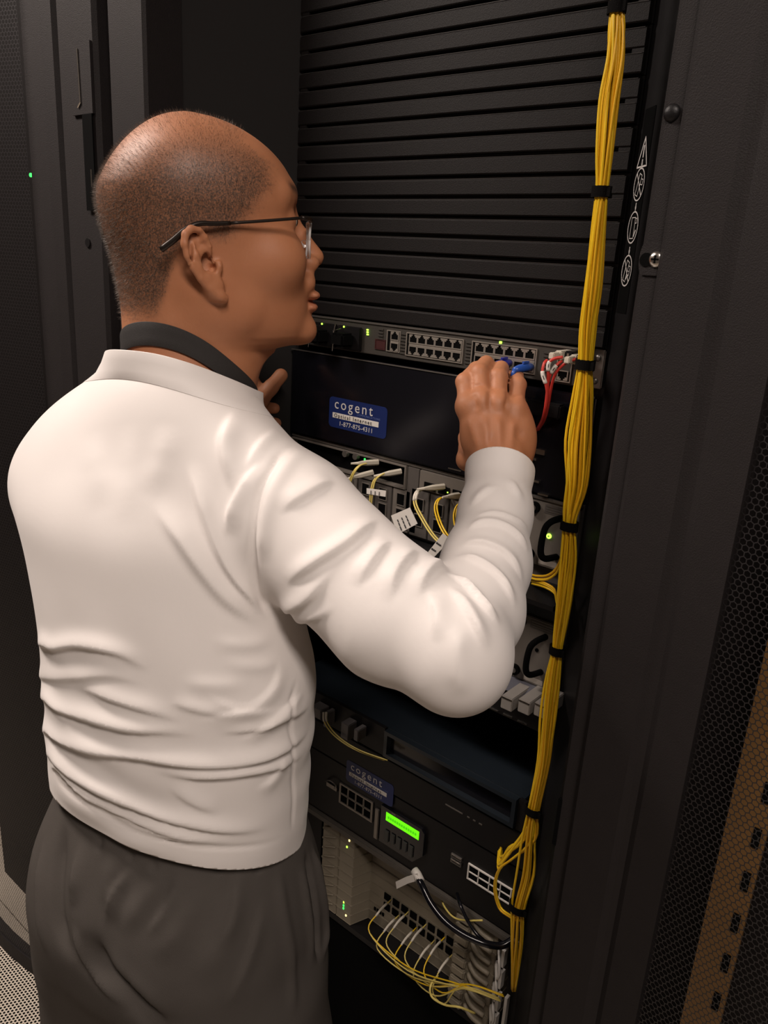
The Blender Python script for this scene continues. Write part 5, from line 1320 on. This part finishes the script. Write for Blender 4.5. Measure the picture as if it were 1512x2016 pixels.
band('collar', SHIRT, lambda th: col_z(th)-0.005, lambda th: 0.0270, lambda th: 0.0050+0.011*max(0, math.cos(th-math.radians(228)))**2, lambda th: 0.011, fa+math.pi-2.9, fa+math.pi+2.9, 90, 0.0016, ax_neck, person, wave=0.0008, ground=bvh_shirt)
# ---- cropped hair: short blades standing on the scalp
def hair():
    rg = np.random.RandomState(5)
    Nb = normals(BP, BQ); w = dens.copy(); 
    cand = np.where(w > 0.12)[0]; p = w[cand]**1.2; p /= p.sum()
    n = 30000; pick = rg.choice(cand, n, p=p)
    base = BP[pick]+rg.uniform(-0.001, 0.001, (n, 3)); nn_ = Nb[pick]
    hd = HU*-0.5-HF*0.35
    dirn = nn_+0.55*hd+rg.normal(0, 0.22, (n, 3)); dirn /= np.linalg.norm(dirn, axis=1)[:, None]
    L = (0.0022+0.0024*rg.rand(n))[:, None]; tip = base+dirn*L; base = base-nn_*0.0004
    sd = np.cross(dirn, rg.normal(0, 1, (n, 3))); sd /= np.linalg.norm(sd, axis=1)[:, None]; sd *= 0.00011
    V = np.stack([base-sd, base+sd, tip], 1).reshape(-1, 3); Fq = np.arange(n*3).reshape(-1, 3)
    me = bpy.data.meshes.new('hair'); me.vertices.add(len(V)); me.vertices.foreach_set('co', V.astype(np.float32).ravel())
    me.loops.add(n*3); me.loops.foreach_set('vertex_index', Fq.astype(np.int32).ravel()); me.polygons.add(n); me.polygons.foreach_set('loop_start', np.arange(0, n*3, 3, dtype=np.int32))
    me.update(calc_edges=True)
    o = link('hair', me, mat('dark_hair', (0.13, 0.10, 0.08), 0.5, var=0.3), person); o['kind'] = 'stuff'; o['label'] = 'cropped dark greying hair'
hair()
# eyes
for s in (-1, 1):
    MB().dome(H(s*32, 77.5, 45), Vector(HF), 0.0085, 0.0062, 14, 5).build('eye', mat('eye_white', (0.6, 0.55, 0.5), 0.2), person, smooth=True)
    MB().dome(H(s*32, 82.5, 45), Vector(HF), 0.0045, 0.0022, 12, 3).build('iris', mat('dark_iris', (0.02, 0.012, 0.008), 0.1), person, smooth=True)
# ------------------------------------------------------------------ spectacles
gl = thing('eyeglasses', 'thin metal eyeglasses with clear lenses worn by the man', 'glasses', Vector(H(0, 100, 50)))
GM = mat('dark_metal_temple', (0.030, 0.022, 0.018), 0.35, metal=0.6); GT = mat('clear_acetate', (0.85, 0.85, 0.85), 0.08, trans=0.0, alpha=0.45)
LENS = mat('clear_lens', (1, 1, 1), 0.02, trans=1.0, var=0.0, alpha=0.35)
for s in (-1, 1):
    tm_ = MB().tube([H(s*79, -50, 12), H(s*82, -39, 21), H(s*84, -29, 30), H(s*83, -18, 35.5), H(s*81, -4, 36.5), H(s*79, 10, 38)], [0.0028, 0.0028, 0.0026, 0.0024, 0.0022, 0.0020], 8, smooth=4).build('temple_tip', GM, gl, smooth=True)
    MB().tube([H(s*79, 10, 38), H(s*77, 40, 42), H(s*74, 68, 46), H(s*71, 78, 47.5)], 0.0014, 8, smooth=4).build('temple', GM, gl, smooth=True)
    MB().tube([H(s*71, 77, 47.5), H(s*68, 86, 47.5), H(s*60, 90, 46)], 0.0020, 8, smooth=3).build('hinge', GM, gl, smooth=True)
    rim = [H(s*(35+26*math.copysign(abs(math.cos(a))**0.6, math.cos(a))), 95-6.5*math.cos(a), 29+16.5*math.copysign(abs(math.sin(a))**0.7, math.sin(a))) for a in np.linspace(0, 2*math.pi, 33)]
    MB().tube(rim, 0.0013, 6).build('rim', GT, gl, smooth=True)
    cen = H(s*35, 96, 29)
    n_ = len(rim)-1
    MB().add([cen]+list(rim[:-1]), [(0, 1+i, 1+(i+1) % n_) for i in range(n_)]).build('lens', LENS, gl)
    MB().dome(H(s*10, 98, 26), Vector(HR*-s), 0.004, 0.002, 10, 3).build('nose_pad', GT, gl)
MB().tube([H(-9, 101.5, 36), H(-4, 104, 39), H(4, 104, 39), H(9, 101.5, 36)], 0.0012, 6, smooth=3).build('bridge', GM, gl, smooth=True)
MB().tube([H(61, 88.5, 45), H(35, 95.5, 46.5), H(9, 101.5, 41)], 0.0011, 6, smooth=3).build('brow_bar', GM, gl, smooth=True)
